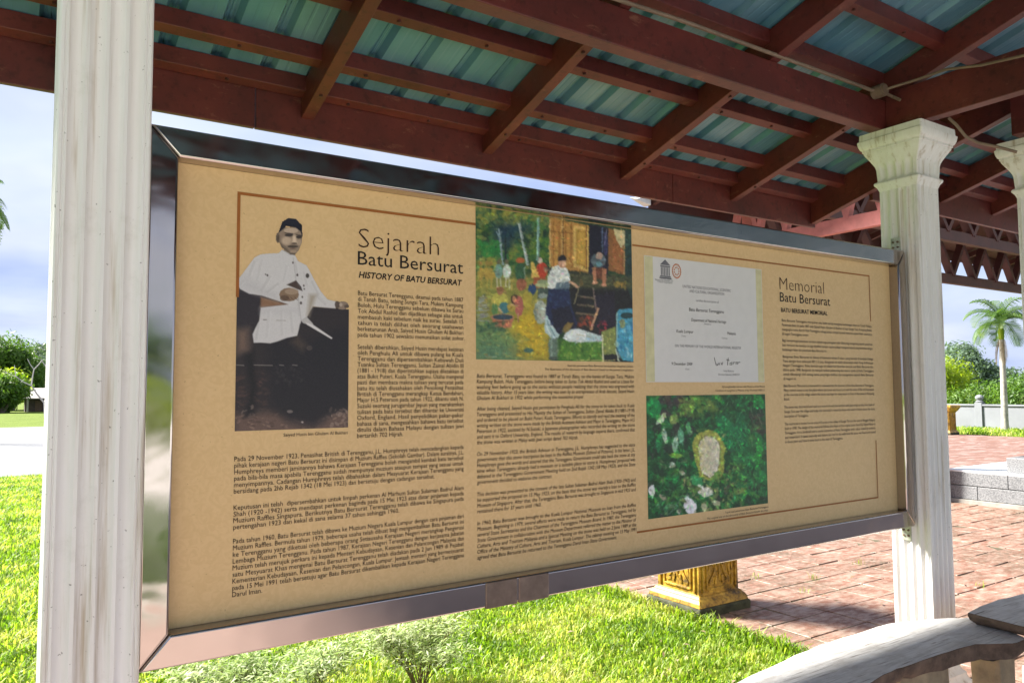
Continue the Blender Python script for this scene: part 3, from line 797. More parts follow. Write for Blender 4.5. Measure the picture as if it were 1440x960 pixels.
B2 = ["Keputusan ini telah  dipersembahkan untuk limpah perkenan Al Marhum Sultan Sulaiman Badrul Alam", "Shah (1920 -1942) serta mendapat perkenan baginda pada 15 Mei 1923 atas dasar pinjaman kepada",
      "Muzium Raffles Singapura. Berikutnya Batu Bersurat Terengganu telah dibawa ke Singapura pada", "pertengahan 1923 dan kekal di sana selama 37 tahun sehingga 1960."]
B3 = ["Pada tahun 1960, Batu Bersurat telah dibawa ke Muzium Negara Kuala Lumpur dengan cara pinjaman dari", "Muzium Raffles. Bermula tahun 1979, beberapa usaha telah dibuat bagi mengembalikan Batu Bersurat ini",
      "ke Terengganu yang diketuai oleh beberapa orang Setiausaha Kerajaan Negeri merangkap Pengerusi", "Lembaga Muzium Terengganu. Pada tahun 1987, Kerajaan Negeri Terengganu dengan kerjasama Jabatan",
      "Muzium telah merujuk perkara ini kepada Menteri Kebudayaan, Kesenian dan Pelancongan Malaysia dan", "satu Mesyuarat Khas mengenai Batu Bersurat Terengganu telah diadakan pada 2 Jun 1989 di Pejabat",
      "Kementerian Kebudayaan, Kesenian dan Pelancongan, Kuala Lumpur. Jemaah menteri yang bermesyuarat", "pada 15 Mei 1991 telah bersetuju agar Batu Bersurat dikembalikan kepada Kerajaan Negeri Terengganu", "Darul Iman."]
text_obj('body_text', B1, 0.163, 0.8005, 0.716, 0.0190, 0.01735)
text_obj('body_text', B2, 0.163, 0.931, 0.716, 0.0190, 0.0172)
text_obj('body_text', B3, 0.163, 1.0205, 0.716, 0.0190, 0.01765)
text_obj('caption_text', ["Ilustrasi penemuan Batu Bersurat berdasarkan imaginasi pelukis"], 1.305, 0.5305, 0.312, 0.0115, 0, align='F')
text_obj('caption_text', ["The illustration of the discovery of 'Batu Bersurat' based on the painter's imagination"], 1.205, 0.5445, 0.412, 0.0115, 0, align='F', shear=0.2)
E1 = ["Batu Bersurat, Terengganu was found in 1887 at Tanah Batu, on the banks of Sungai Tara, Mukim", "Kampung Buloh, Hulu Terengganu before being taken to Surau Tok Abdul Rashid and used as a base for",
      "washing feet before going up to the surau without people realizing that the stone was engraved with", "valuable history. After 15 years later, the writing was seen by an entrepreneur of Arab descent, Saiyed Husin", "Ghulam Al Bukhari in 1902 while performing the noontime prayer."]
E2 = ["After being cleaned, Saiyed Husin got permission by Penghulu Ali for the stone to be taken back to Kuala", "Terengganu and presented to His Majesty the Sultan of Terengganu, Sultan Zainal Abidin III (1881-1918)",
      "and ordered to be placed on Bukit Puteri, Kuala Terengganu. Efforts to identify and read the meaning of the", "writing written on the stone were made by the British Assistant Advisor and Major in Terengganu, Major H.S",
      "Peterson in 1922, assisted by N.Suzuki, a Japanese photographer who recorded the writing on the stone", "and sent it to Oxford University, England. The results of research by language experts there, confirmed that", "the stone was written in Malay with Jawi script dated 702 Hijrah."]
E3 = ["On 29 November 1923, the British Advisor in Terengganu, J.L. Humphreys has suggested to the state", "government that this stone inscription be kept in the Raffles Museum (School of Pictures). In his letter, J.L.",
      "Humphreys gave the words and assured that the Terengganu Government could take back the stone at any", "time when Terengganu already had a museum or a suitable place to store it. Humphreys' proposal was",
      "debated in the Terengganu Government Meeting held on 2nd Rejab 1342 (18 May 1923), and the State", "government decided to endorse the contract."]
E4 = ["This decision was presented to the consent of the late Sultan Sulaiman Badrul Alam Shah (1920-1942) and", "he supported the proposal on 15 May 1923, on the basis that the stone was merely a loan to the Raffles",
      "Museum of Singapore. After that, the Terengganu Batu Bersurat was brought to Singapore in mid 1923 and", "remained there for 37 years until 1960."]
E5 = ["In 1960, Batu Bersurat was brought to the Kuala Lumpur National Museum on loan from the Raffles", "Museum. Beginning in 1979, several efforts were made to return the Batu Bersurat to Terengganu, led by",
      "several State Secretaries and the Chairmen of the Terengganu Museum Board. In 1987, the Terengganu", "State Government in collaboration with the Museum Department referred the matter to the Minister of",
      "Culture, Arts and Tourism Malaysia and a Special Meeting on the stone was held on 2 June 1989 at the", "Office of the Ministry of Culture, Arts and Tourism, Kuala Lumpur. The cabinet meeting on 15 May 1991", "agreed that Batu Bersurat be returned to the Terengganu Darul Iman State Government."]
for ls, v0 in ((E1, 0.5715), (E2, 0.6795), (E3, 0.8265), (E4, 0.9565), (E5, 1.0495)):
    text_obj('body_text', ls, 0.929, v0, 0.691, 0.0185, 0.0182, shear=0.16, offset=0.0)
M1 = ["Batu Bersurat Terengganu merupakan satu bukti tertua mengenai kedatangan Islam ke Tanah Melayu.", "Penemuan batu ini pada 1887 oleh Saiyed Husin Ghulam Al-Bukhari di tepi Sungai Tara, Kampung Buloh,",
      "mengangkat nama daerah Hulu Terengganu sebagai antara tempat terawal menerima ajaran Islam, seterusnya", "di negeri Terengganu amnya."]
M2 = ["Bagi memperingati penemuan tersebut sebuah tugu peringatan telah dibina bagi mengenang sejarah penemuan", "batu bersurat dan kawasan ini juga dijadikan tempat rujukan pelajar mengenai sejarah yang berkaitan dengan", "kedatangan Islam dan penemuan Batu Bersurat ini."]
M3 = ["Bangunan Batu Bersurat ini dibina di kawasan seluas 5 ekar, yang berada di lembah Sungai", "Tara dengan kos sebanyak RM 1.5 juta. Bangunan ini telah dirasmikan oleh Yang di-Pertuan",
      "Negeri Terengganu. Reka bentuk tugu ini adalah berdasarkan bentuk asal Batu Bersurat dan", "dibina pada 1998. Bangunan ini menjadi tarikan pelancong dan mercu tanda di Hulu Terengganu", "untuk dikunjungi oleh orang ramai yang ingin melihat dan mengetahui sejarah Batu Bersurat", "di negeri ini."]
M4 = ["Batu Bersurat Memorial is a monument to commemorate the discovery of the Batu Bersurat of Terengganu.", "Many visitors come to see the place where the stone was found and read the story of the old inscription", "at the riverside in the village where the stone was kept for many years in front of the surau in Kampung", "Buloh."]
M5 = ["The stone was discovered and read as a record of early law written with Jawi script on the river bank of", "Sungai Tara near the village and today this memorial is visited by those who want to know about the stone", "inscription of Terengganu."]
M6 = ["The memorial is located on an area of 5 acres in the valley of Sungai Tara at the cost of Ringgit Malaysia", "built in 1998. The design of the memorial follows the shape of the original stone found by Saiyed Husin in", "Terengganu. It is a landmark and a tourist attraction of Hulu Terengganu and a place visited by students",
      "and researchers. It opens every day and visitors can read on the walls how the stone was found and moved", "in those years and how it came back to the state of Terengganu."]
for ls, v0, pt in ((M1, 0.318, 0.0200), (M2, 0.407, 0.0205), (M3, 0.479, 0.0195), (M4, 0.608, 0.0197), (M5, 0.702, 0.0200), (M6, 0.776, 0.0195)):
    text_obj('body_text', ls, 2.502, v0, 0.692, 0.0170, pt, offset=0.0, shear=0.0 if v0 < 0.6 else 0.16)

# ---- certificate
cu0, cv0, cu1, cv1 = 1.682, 0.097, 2.374, 0.586
cert = flat('certificate_print', [rect(cu0, cv0, cu1, cv1)], PAPER, y=YP)
cert['label'] = 'white certificate with cream side bands'
flat('cream_band', [rect(cu0 + 0.002, cv0 + 0.002, cu0 + 0.046, cv1 - 0.002)], PAPER_BAND, y=YP - 0.0003)
flat('cream_band', [rect(cu1 - 0.040, cv0 + 0.002, cu1 - 0.002, cv1 - 0.002)], PAPER_BAND, y=YP - 0.0003)
YC = YT - 0.0002
def duv(x, y):      # certificate sketch pixels to board coordinates
    p = at_y(890 + x / 4.362, 340 + y / 4.364, BY); return (p.x - U0, VT - p.z)
ex, ey = duv(197, 175)
s_ = 0.058
polys = [[(ex - s_ * .5, ey - 0.020), (ex, ey - 0.043), (ex + s_ * .5, ey - 0.020)], rect(ex - s_ * .46, ey - 0.018, ex + s_ * .46, ey - 0.012),
         rect(ex - s_ * .5, ey + 0.022, ex + s_ * .5, ey + 0.027), rect(ex - s_ * .56, ey + 0.028, ex + s_ * .56, ey + 0.034)]
for k in range(6):
    x = ex - s_ * .42 + k * s_ * .148; polys.append(rect(x, ey - 0.011, x + s_ * 0.09, ey + 0.021))
flat('temple_emblem', polys, INK_GREY, y=YC)
ox, oy = duv(266, 180)
ringp = []
for k in range(20):
    a0, a1 = 2 * math.pi * k / 20, 2 * math.pi * (k + 0.8) / 20
    ringp.append([(ox + 0.026 * math.cos(a0), oy + 0.030 * math.sin(a0)), (ox + 0.026 * math.cos(a1), oy + 0.030 * math.sin(a1)),
                  (ox + 0.020 * math.cos(a1), oy + 0.024 * math.sin(a1)), (ox + 0.020 * math.cos(a0), oy + 0.024 * math.sin(a0))])
for k in range(9):
    a0 = 2 * math.pi * k / 9; c = (ox + 0.013 * math.cos(a0), oy + 0.015 * math.sin(a0))
    ringp.append([(c[0] + 0.005 * math.cos(a0 + q), c[1] + 0.005 * math.sin(a0 + q)) for q in (0.3, 2.4, 4.5)])
flat('ring_emblem', ringp, INK_ORANGE, y=YC)
def ctext(s, x, y, w, size, mat=INK_GREY, shear=0.0):
    u, v = duv(x, y); text_obj('certificate_text', [s], u, v, w, size, 0, mat, shear=shear, align='F', y=YC)
ctext('United Nations', 170, 228, 0.062, 0.009); ctext('Educational, Scientific and', 136, 236, 0.095, 0.009); ctext('Cultural Organization', 150, 249, 0.080, 0.009)
ctext('UNITED NATIONS EDUCATIONAL, SCIENTIFIC', 303, 281, 0.285, 0.0165); ctext('AND CULTURAL ORGANIZATION', 345, 310, 0.205, 0.0165)
ctext('certifies the inscription of', 385, 366, 0.135, 0.014); ctext('Batu Bersurat Terengganu', 342, 424, 0.205, 0.0195, INK, 0.15)
ctext('Department of National Heritage', 357, 487, 0.205, 0.018, INK, 0.15); ctext('(Institution)', 435, 508, 0.040, 0.010)
ctext('Kuala Lumpur', 265, 556, 0.096, 0.018, INK, 0.15); ctext('Malaysia', 577, 569, 0.052, 0.018, INK, 0.15); ctext('(Town)', 295, 582, 0.024, 0.010); ctext('(Country)', 543, 595, 0.034, 0.010)
ctext('ON THE MEMORY OF THE WORLD INTERNATIONAL REGISTER', 256, 645, 0.39, 0.0155)
ctext('9 December 2009', 236, 756, 0.115, 0.017, INK, 0.15); ctext('(Date)', 320, 785, 0.022, 0.010); ctext('Irina Bokova', 555, 797, 0.062, 0.012); ctext('Director-General, UNESCO', 522, 819, 0.130, 0.012)
b = MB()
for pl in ([(497, 708), (505, 745), (510, 760)], [(512, 745), (518, 758), (526, 742), (532, 756)], [(538, 740), (544, 755), (550, 738)], [(572, 722), (590, 728)], [(583, 712), (580, 735), (578, 756)],
           [(592, 745), (606, 738), (604, 754), (592, 752)], [(612, 752), (616, 738), (626, 740)], [(630, 752), (632, 738), (642, 738), (640, 752)], [(645, 740), (656, 738)]):
    b.tube([W(*duv(*q), YC) for q in pl], 0.0012, 4)
o = b.build('signature', INK, panel); o.matrix_parent_inverse = PINV2
# captions under the right pictures
text_obj('caption_text', ["Sijil pengiktirafan warisan oleh Memory of the World"], 2.105, 0.609, 0.268, 0.0115, 0, align='F')
text_obj('caption_text', ["Certificate of recognition as Memory of the World by UNESCO"], 2.065, 0.6245, 0.308, 0.0115, 0, align='F', shear=0.2)
text_obj('caption_text', ["Tapak asal penemuan Batu Bersurat Terengganu"], 2.105, 1.121, 0.272, 0.0115, 0, align='F')
text_obj('caption_text', ["The original site of the discovery of Batu Bersurat beside the river"], 1.998, 1.1355, 0.378, 0.0115, 0, align='F', shear=0.2)

# ---- photographs printed on the panel: drawn here stroke by stroke into the print's ink colours
class Paint:
    def __init__(s, u0, v0, u1, v1, nu, nv, org, sc, seed=1):
        s.u0, s.v0, s.u1, s.v1, s.nu, s.nv = u0, v0, u1, v1, nu, nv
        s.org, s.sc = org, sc; s.img = np.zeros((nv, nu, 3)); s.alpha = np.ones((nv, nu)); s.rng = np.random.default_rng(seed)
        s.X, s.Y = np.meshgrid(np.arange(nu) + 0.0, np.arange(nv) + 0.0)
    def g(s, x, y):
        p = at_y(s.org[0] + x / s.sc, s.org[1] + y / s.sc, BY); u, v = p.x - U0, VT - p.z
        return ((u - s.u0) / (s.u1 - s.u0) * (s.nu - 1), (v - s.v0) / (s.v1 - s.v0) * (s.nv - 1))
    def blend(s, M, c, sl):
        a = M[..., None]; s.img[sl] = s.img[sl] * (1 - a) + np.array(c, float) * a
    def win(s, pts, pad):
        xs = [p[0] for p in pts]; ys = [p[1] for p in pts]
        x0 = max(0, int(min(xs) - pad)); x1 = min(s.nu, int(max(xs) + pad + 2)); y0 = max(0, int(min(ys) - pad)); y1 = min(s.nv, int(max(ys) + pad + 2))
        return (slice(y0, y1), slice(x0, x1)) if x1 > x0 and y1 > y0 else None
    def poly(s, pts, c, a=1.0, soft=0.9, mask=None):
        P = [s.g(*p) for p in pts]; sl = s.win(P, soft * 2)
        if sl is None: return
        X, Y = s.X[sl], s.Y[sl]; ins = np.zeros(X.shape, bool); D = np.full(X.shape, 1e9)
        n = len(P)
        for i in range(n):
            (xa, ya), (xb, yb) = P[i], P[(i + 1) % n]
            cond = ((ya > Y) != (yb > Y)); ins ^= cond & (X < (xb - xa) * (Y - ya) / ((yb - ya) or 1e-9) + xa)
            dx, dy = xb - xa, yb - ya; L = dx * dx + dy * dy + 1e-9
            t = np.clip(((X - xa) * dx + (Y - ya) * dy) / L, 0, 1); D = np.minimum(D, np.hypot(X - xa - t * dx, Y - ya - t * dy))
        sd_ = np.where(ins, D, -D); M = np.clip(sd_ / (2 * soft) + 0.5, 0, 1) * a
        s.blend(M, c, sl); return M, sl
    def ell(s, x, y, rx, ry, c, a=1.0, rot=0, soft=0.25):
        ca, sa_ = math.cos(rot), math.sin(rot)
        pts = [(x + rx * math.cos(t) * ca - ry * math.sin(t) * sa_, y + rx * math.cos(t) * sa_ + ry * math.sin(t) * ca) for t in np.linspace(0, 2 * math.pi, 13)[:-1]]
        s.poly(pts, c, a, soft=0.6 if soft < 0.5 else soft)
    def line(s, x0, y0, x1, y1, w, c, a=1.0):
        dx, dy = x1 - x0, y1 - y0; L = math.hypot(dx, dy) or 1; nx, ny = -dy / L * w / 2, dx / L * w / 2
        s.poly([(x0 + nx, y0 + ny), (x1 + nx, y1 + ny), (x1 - nx, y1 - ny), (x0 - nx, y0 - ny)], c, a, soft=0.55)
    def dabs(s, n, box, r, cols, a=0.7, rot=None, asp=0.5):
        for _ in range(n):
            x = s.rng.uniform(box[0], box[2]); y = s.rng.uniform(box[1], box[3]); q = s.rng.uniform(r[0], r[1])
            s.ell(x, y, q, q * asp * s.rng.uniform(0.6, 1.4), cols[s.rng.integers(len(cols))], a * s.rng.uniform(0.4, 1), s.rng.uniform(0, 3.14) if rot is None else rot + s.rng.normal(0, 0.3))
    def leaf(s, x, y, rx, ry, c, a=1.0, rot=0):
        ca, sa_ = math.cos(rot), math.sin(rot); pts = []
        for t in np.linspace(0, 2 * math.pi, 15)[:-1]:
            lx, ly = rx * math.cos(t), ry * math.sin(t)
            if ry >= rx: lx *= 1 - 0.55 * abs(math.sin(t)) ** 2
            else: ly *= 1 - 0.55 * abs(math.cos(t)) ** 2
            pts.append((x + lx * ca - ly * sa_, y + lx * sa_ + ly * ca))
        s.poly(pts, c, a, 0.8)
        if ry >= rx: s.line(x + ry * .8 * sa_, y - ry * .8 * ca, x - ry * .8 * sa_, y + ry * .8 * ca, 3, tuple(v * .75 for v in c), 0.6)
    def smooth_noise(s, cell):
        gy, gx = int(s.nv / cell) + 3, int(s.nu / cell) + 3; g0 = s.rng.normal(size=(gy, gx))
        yy, xx = s.Y / cell, s.X / cell; y0, x0 = yy.astype(int), xx.astype(int); fy, fx = yy - y0, xx - x0; fy = fy * fy * (3 - 2 * fy); fx = fx * fx * (3 - 2 * fx)
        return (g0[y0, x0] * (1 - fy) * (1 - fx) + g0[y0, x0 + 1] * (1 - fy) * fx + g0[y0 + 1, x0] * fy * (1 - fx) + g0[y0 + 1, x0 + 1] * fy * fx)
    def roughen(s, amp, cell, tone):
        dx = s.smooth_noise(cell) * amp + s.smooth_noise(cell * 0.45) * amp * 0.6; dy = s.smooth_noise(cell) * amp + s.smooth_noise(cell * 0.45) * amp * 0.6
        yy = np.clip(np.rint(s.Y + dy), 0, s.nv - 1).astype(int); xx = np.clip(np.rint(s.X + dx), 0, s.nu - 1).astype(int)
        s.img = s.img[yy, xx]
        t = 1 + tone * (s.smooth_noise(3.0) * 0.6 + s.smooth_noise(7.0) * 0.6); s.img = s.img * t[..., None]
        k = s.img.copy(); k[1:-1, 1:-1] = (s.img[1:-1, 1:-1] * 4 + s.img[:-2, 1:-1] + s.img[2:, 1:-1] + s.img[1:-1, :-2] + s.img[1:-1, 2:]) / 8; s.img = k
    def strokes(s, n, r, jit, asp=0.35, green=0.0):
        for _ in range(n):
            gx, gy = s.rng.uniform(0, s.nu - 1), s.rng.uniform(0, s.nv - 1); c = s.img[int(gy), int(gx)] * s.rng.uniform(1 - jit, 1 + jit * 1.25)
            c = c * np.array([1 + s.rng.normal(0, 0.08), 1 + s.rng.normal(0, 0.06) + green * s.rng.uniform(0, 1), 1 + s.rng.normal(0, 0.08)])
            a = s.rng.uniform(0, math.pi); q = s.rng.uniform(*r); ca, sa_ = math.cos(a), math.sin(a)
            P = [(gx + q * ca, gy + q * sa_), (gx - q * asp * sa_, gy + q * asp * ca), (gx - q * ca, gy - q * sa_), (gx + q * asp * sa_, gy - q * asp * ca)]
            x0, x1, y0, y1 = max(0, int(gx - q - 1)), min(s.nu, int(gx + q + 2)), max(0, int(gy - q - 1)), min(s.nv, int(gy + q + 2))
            X, Y = s.X[y0:y1, x0:x1] - gx, s.Y[y0:y1, x0:x1] - gy; u_, v_ = (X * ca + Y * sa_) / q, (-X * sa_ + Y * ca) / (q * asp)
            M = np.clip(1.4 - (np.abs(u_) + np.abs(v_)), 0, 1) * 0.75
            s.img[y0:y1, x0:x1] = s.img[y0:y1, x0:x1] * (1 - M[..., None]) + np.clip(c, 0, 255) * M[..., None]
    def grain(s, amp):
        s.img += s.rng.normal(0, amp, s.img.shape[:2])[..., None] * 1.0
    def build(s, name, keep=None):
        c = np.clip(s.img, 0, 255) / 255; c = np.where(c <= 0.04045, c / 12.92, ((c + 0.055) / 1.055) ** 2.4)
        u = np.linspace(s.u0, s.u1, s.nu); v = np.linspace(s.v0, s.v1, s.nv); Ug, Vg = np.meshgrid(u, v)
        co = np.stack([U0 + Ug, np.full(Ug.shape, YP), VT - Vg], -1).reshape(-1, 3)
        I = np.arange(s.nu * s.nv).reshape(s.nv, s.nu)
        F = np.stack([I[:-1, :-1], I[1:, :-1], I[1:, 1:], I[:-1, 1:]], -1).reshape(-1, 4)
        if keep is not None:
            k = keep; kf = (k[:-1, :-1] & k[1:, :-1] & k[1:, 1:] & k[:-1, 1:]).reshape(-1); F = F[kf]
        me = bpy.data.meshes.new(name)
        me.vertices.add(len(co)); me.vertices.foreach_set('co', co.reshape(-1).astype(np.float32))
        me.loops.add(F.size); me.loops.foreach_set('vertex_index', F.reshape(-1).astype(np.int32))
        me.polygons.add(len(F)); me.polygons.foreach_set('loop_start', (np.arange(len(F)) * 4).astype(np.int32))
        at = me.color_attributes.new('ink', 'FLOAT_COLOR', 'POINT')
        at.data.foreach_set('color', np.concatenate([c.reshape(-1, 3), np.ones((len(co), 1))], 1).reshape(-1).astype(np.float32))
        me.materials.append(PRINT); me.update(calc_edges=True)
        o = link(name, me, panel); o.matrix_parent_inverse = PINV2; return o

# portrait: sitting man cut out above, dark room below
p = Paint(0.163, 0.100, 0.487, 0.719, 190, 360, (325, 295), 6.0, 3)
TAN = (171, 136, 82)
p.img[:] = TAN
sil = np.zeros((p.nv, p.nu), bool)
_b = p.blend
def track(M, c, sl):
    _b(M, c, sl); sil[sl] |= M > 0.35
p.blend = track
room = [(48, 640), (130, 690), (260, 720), (400, 770), (660, 815), (880, 828), (1010, 842), (1010, 1900), (20, 1900), (30, 900)]
p.poly(room, (46, 41, 44))
p.poly([(48, 680), (250, 725), (250, 900), (180, 1010), (150, 1200), (40, 1200)], (48, 44, 50), 0.9, 6)
p.poly([(40, 1010), (145, 1000), (155, 1190), (40, 1220)], (112, 92, 80), 0.9, 8)
p.dabs(90, (30, 1350, 330, 1700), (12, 40), [(92, 66, 62), (74, 54, 52), (60, 46, 46)], 0.6, 0.0, 0.3)
p.poly([(30, 1730), (300, 1700), (600, 1730), (1010, 1690), (1010, 1900), (20, 1900)], (104, 84, 76), 0.9, 9)
p.dabs(120, (30, 1720, 1000, 1860), (8, 26), [(140, 118, 104), (92, 74, 68), (70, 55, 52), (122, 100, 90)], 0.7, 0.0, 0.4)
p.poly([(320, 1100), (560, 1060), (640, 1100), (900, 1000), (1010, 1000), (1010, 1640), (850, 1720), (700, 1830), (480, 1780), (330, 1650), (300, 1300)], (36, 34, 40), 0.97, 10)
p.poly([(110, 1230), (190, 1180), (215, 1480), (200, 1720), (110, 1750), (160, 1500)], (30, 28, 32), 0.95, 5)
p.dabs(16, (60, 1650, 200, 1730), (8, 20), [(120, 105, 98), (60, 52, 52)], 0.7)
for x0, x1 in ((40, 110), (190, 350), (405, 445), (515, 560)): p.line(x0, 1308, x1, 1312, 8, (130, 122, 118), 0.8)
p.dabs(40, (380, 1330, 600, 1480), (8, 22), [(58, 54, 58), (66, 60, 60)], 0.5)
p.ell(495, 1700, 26, 14, (120, 112, 108), 0.8); p.ell(600, 1790, 10, 8, (170, 160, 155), 0.9)
p.ell(660, 1165, 26, 22, (88, 78, 74), 0.6); p.poly([(560, 1050), (640, 1140), (600, 1200), (500, 1120)], (78, 66, 58), 0.7, 6)
p.dabs(30, (830, 1680, 990, 1830), (10, 26), [(150, 132, 120), (110, 92, 84)], 0.6)
JK = (196, 195, 196)
p.poly([(250, 735), (400, 775), (490, 800), (245, 826)], (132, 100, 76), 1, 2)
p.poly([(50, 590), (88, 545), (150, 460), (195, 400), (245, 374), (330, 366), (400, 364), (428, 332), (480, 362), (540, 380), (566, 432), (635, 466), (662, 510), (700, 585), (760, 690), (815, 755), (888, 772), (880, 832), (800, 826), (690, 815),
        (668, 850), (640, 905), (590, 935), (575, 1010), (556, 1062), (470, 1080), (390, 1110), (330, 1126), (250, 1120), (190, 1122), (180, 1050), (202, 1000), (236, 935), (250, 825), (480, 798), (400, 770), (260, 724), (150, 708), (75, 668), (52, 625)], JK)
p.poly([(660, 715), (720, 715), (690, 800), (660, 900), (640, 890)], (150, 140, 124), 0.8, 4)
p.poly([(120, 560), (250, 640), (380, 700), (390, 760), (200, 700), (80, 650)], (178, 177, 180), 0.6, 8)
p.poly([(250, 830), (560, 830), (560, 870), (250, 880)], (184, 183, 186), 0.7, 6); p.line(270, 928, 300, 926, 7, (90, 84, 80), 0.8); p.line(380, 932, 460, 934, 5, (120, 116, 112), 0.7)
for (xa, ya, xb, yb, w_, sh) in ((200, 430, 150, 560, 16, 172), (260, 420, 215, 600, 14, 180), (330, 560, 250, 690, 16, 170), (400, 620, 300, 700, 14, 166), (470, 470, 440, 600, 12, 182), (540, 440, 560, 560, 10, 170), (610, 520, 640, 640, 12, 178), (680, 600, 740, 720, 14, 170), (720, 720, 800, 800, 16, 168), (560, 700, 575, 900, 12, 172), (320, 840, 300, 1080, 18, 184), (420, 850, 430, 1060, 16, 180), (500, 850, 520, 1040, 16, 176), (230, 960, 210, 1100, 14, 170), (110, 590, 70, 640, 14, 176)):
    p.line(xa, ya, xb, yb, w_ * 1.5, (sh, sh - 1, sh), 0.38); p.line(xa + 14, ya + 8, xb + 14, yb, w_ * 0.8, (208, 207, 208), 0.25)
p.line(522, 400, 590, 930, 5, (150, 148, 150), 0.7); p.line(428, 335, 540, 388, 6, (160, 158, 158), 0.6)
p.ell(488, 715, 84, 58, (128, 106, 86)); p.ell(510, 690, 60, 26, (160, 140, 120), 0.8); p.ell(450, 745, 40, 26, (86, 68, 54), 0.7)
for k in range(4): p.line(430 + k * 34, 735, 470 + k * 30, 762, 6, (80, 62, 50), 0.6)
p.poly([(468, 632), (546, 596), (600, 684), (556, 668)], (70, 58, 54)); p.poly([(546, 596), (600, 684), (590, 650)], (40, 34, 36))
for x, y, r_ in ((520, 446, 7), (558, 550, 9), (612, 640, 7), (616, 668, 6), (600, 735, 7), (588, 786, 10), (306, 553, 8), (290, 545, 5)): p.ell(x, y, r_, r_ * 1.3, (86, 80, 78))
p.ell(643, 556, 15, 20, (66, 62, 58))
p.poly([(384, 200), (410, 185), (440, 148), (560, 148), (602, 195), (600, 275), (568, 350), (535, 384), (490, 366), (425, 322), (406, 280), (388, 262)], (140, 123, 106))
p.ell(393, 238, 19, 46, (112, 98, 84)); p.ell(395, 240, 9, 28, (70, 60, 52), 0.8)
p.ell(505, 176, 62, 24, (184, 165, 145), 0.9); p.ell(466, 262, 42, 36, (186, 166, 144), 0.9, 0, 2); p.ell(574, 276, 20, 26, (166, 147, 127), 0.9)
p.poly([(520, 215), (545, 218), (556, 280), (512, 282)], (206, 186, 162), 0.95, 2); p.ell(532, 284, 24, 8, (78, 66, 58), 0.8)
p.ell(487, 214, 36, 13, (52, 46, 44), 0.9); p.ell(574, 230, 28, 13, (50, 44, 42), 0.9); p.line(450, 195, 520, 202, 7, (44, 40, 40), 0.8); p.line(545, 212, 600, 216, 7, (44, 40, 40), 0.8)
p.ell(520, 310, 46, 11, (62, 54, 48), 0.9); p.ell(520, 328, 28, 6, (112, 92, 82), 0.8); p.ell(522, 352, 30, 12, (160, 141, 122), 0.8); p.ell(520, 372, 30, 8, (84, 72, 64), 0.7); p.poly([(420, 290), (470, 330), (500, 372), (430, 325)], (62, 54, 48), 0.7, 3)
p.poly([(393, 198), (430, 100), (478, 70), (548, 78), (598, 128), (604, 232), (584, 182), (545, 150), (465, 140), (418, 180)], (26, 27, 38)); p.poly([(440, 110), (480, 82), (545, 90), (560, 120)], (40, 42, 56), 0.6, 5)
p.ell(938, 806, 56, 36, (134, 118, 104)); p.ell(895, 798, 22, 34, (70, 60, 56), 0.8); p.ell(925, 800, 14, 16, (180, 165, 150), 0.8); p.ell(975, 815, 24, 16, (84, 72, 64), 0.8)
p.poly([(586, 930), (640, 905), (690, 960), (690, 980), (650, 970), (605, 955)], (176, 174, 174)); p.poly([(632, 950), (690, 968), (855, 1080), (845, 1090), (640, 970)], (206, 204, 204)); p.poly([(580, 960), (612, 965), (560, 1060)], (40, 36, 40), 0.9)
p.blend = _b
p.grain(3.0)
o = p.build('portrait_print', keep=sil); o['label'] = 'old photograph of a seated person in white jacket and black cap'

# village painting
p = Paint(0.927, 0.002, 1.619, 0.511, 250, 220, (650, 280), 4.0, 5)
p.img[:] = (34, 58, 36)
p.dabs(520, (60, 20, 500, 420), (10, 34), [(92, 112, 46), (44, 92, 48), (30, 66, 50), (120, 122, 52), (24, 48, 40), (60, 100, 50), (104, 116, 60)], 0.75)
p.ell(240, 200, 70, 75, (22, 44, 62), 0.85, 0, 9); p.ell(330, 160, 60, 40, (24, 48, 66), 0.7, 0, 9)
p.dabs(160, (60, 30, 500, 140), (8, 26), [(128, 124, 52), (96, 108, 58), (70, 92, 60)], 0.7); p.dabs(60, (90, 240, 220, 330), (10, 26), [(34, 104, 50), (50, 120, 54)], 0.7)
p.dabs(90, (390, 230, 490, 350), (8, 20), [(80, 110, 40), (40, 80, 40)], 0.7)
for x0, y0, x1, y1, w, c in ((205, 165, 228, 372, 11, (116, 136, 140)), (190, 180, 206, 215, 5, (110, 126, 130)), (222, 180, 210, 215, 5, (96, 112, 116)), (318, 130, 368, 372, 15, (146, 164, 160)), (427, 105, 424, 345, 14, (124, 160, 150)), (240, 220, 243, 360, 9, (30, 44, 46))):
    p.line(x0, y0, x1, y1, w, c); p.line(x0 + 4, y0, x1 + 4, y1, w * .35, tuple(int(q * .7) for q in c), 0.8)
p.poly([(60, 440), (300, 430), (490, 440), (490, 920), (60, 920)], (118, 118, 56), 1, 8)
p.poly([(60, 480), (200, 470), (200, 560), (60, 560)], (92, 104, 48), 0.7, 8)
p.dabs(200, (60, 430, 490, 620), (8, 26), [(134, 130, 64), (104, 108, 50), (148, 136, 66)], 0.6, 0, 0.4)
p.poly([(60, 700), (240, 720), (300, 920), (60, 920)], (68, 106, 84), 0.9, 14); p.poly([(60, 720), (150, 700), (290, 740), (330, 800), (200, 830), (60, 800)], (92, 116, 66), 0.7, 12)
p.poly([(320, 640), (400, 610), (440, 680), (480, 760), (490, 905), (370, 880), (330, 780), (270, 740)], (166, 142, 36), 0.95, 10); p.dabs(80, (320, 640, 490, 880), (8, 26), [(180, 156, 44), (150, 120, 34), (140, 136, 56)], 0.6, 0, 0.4)
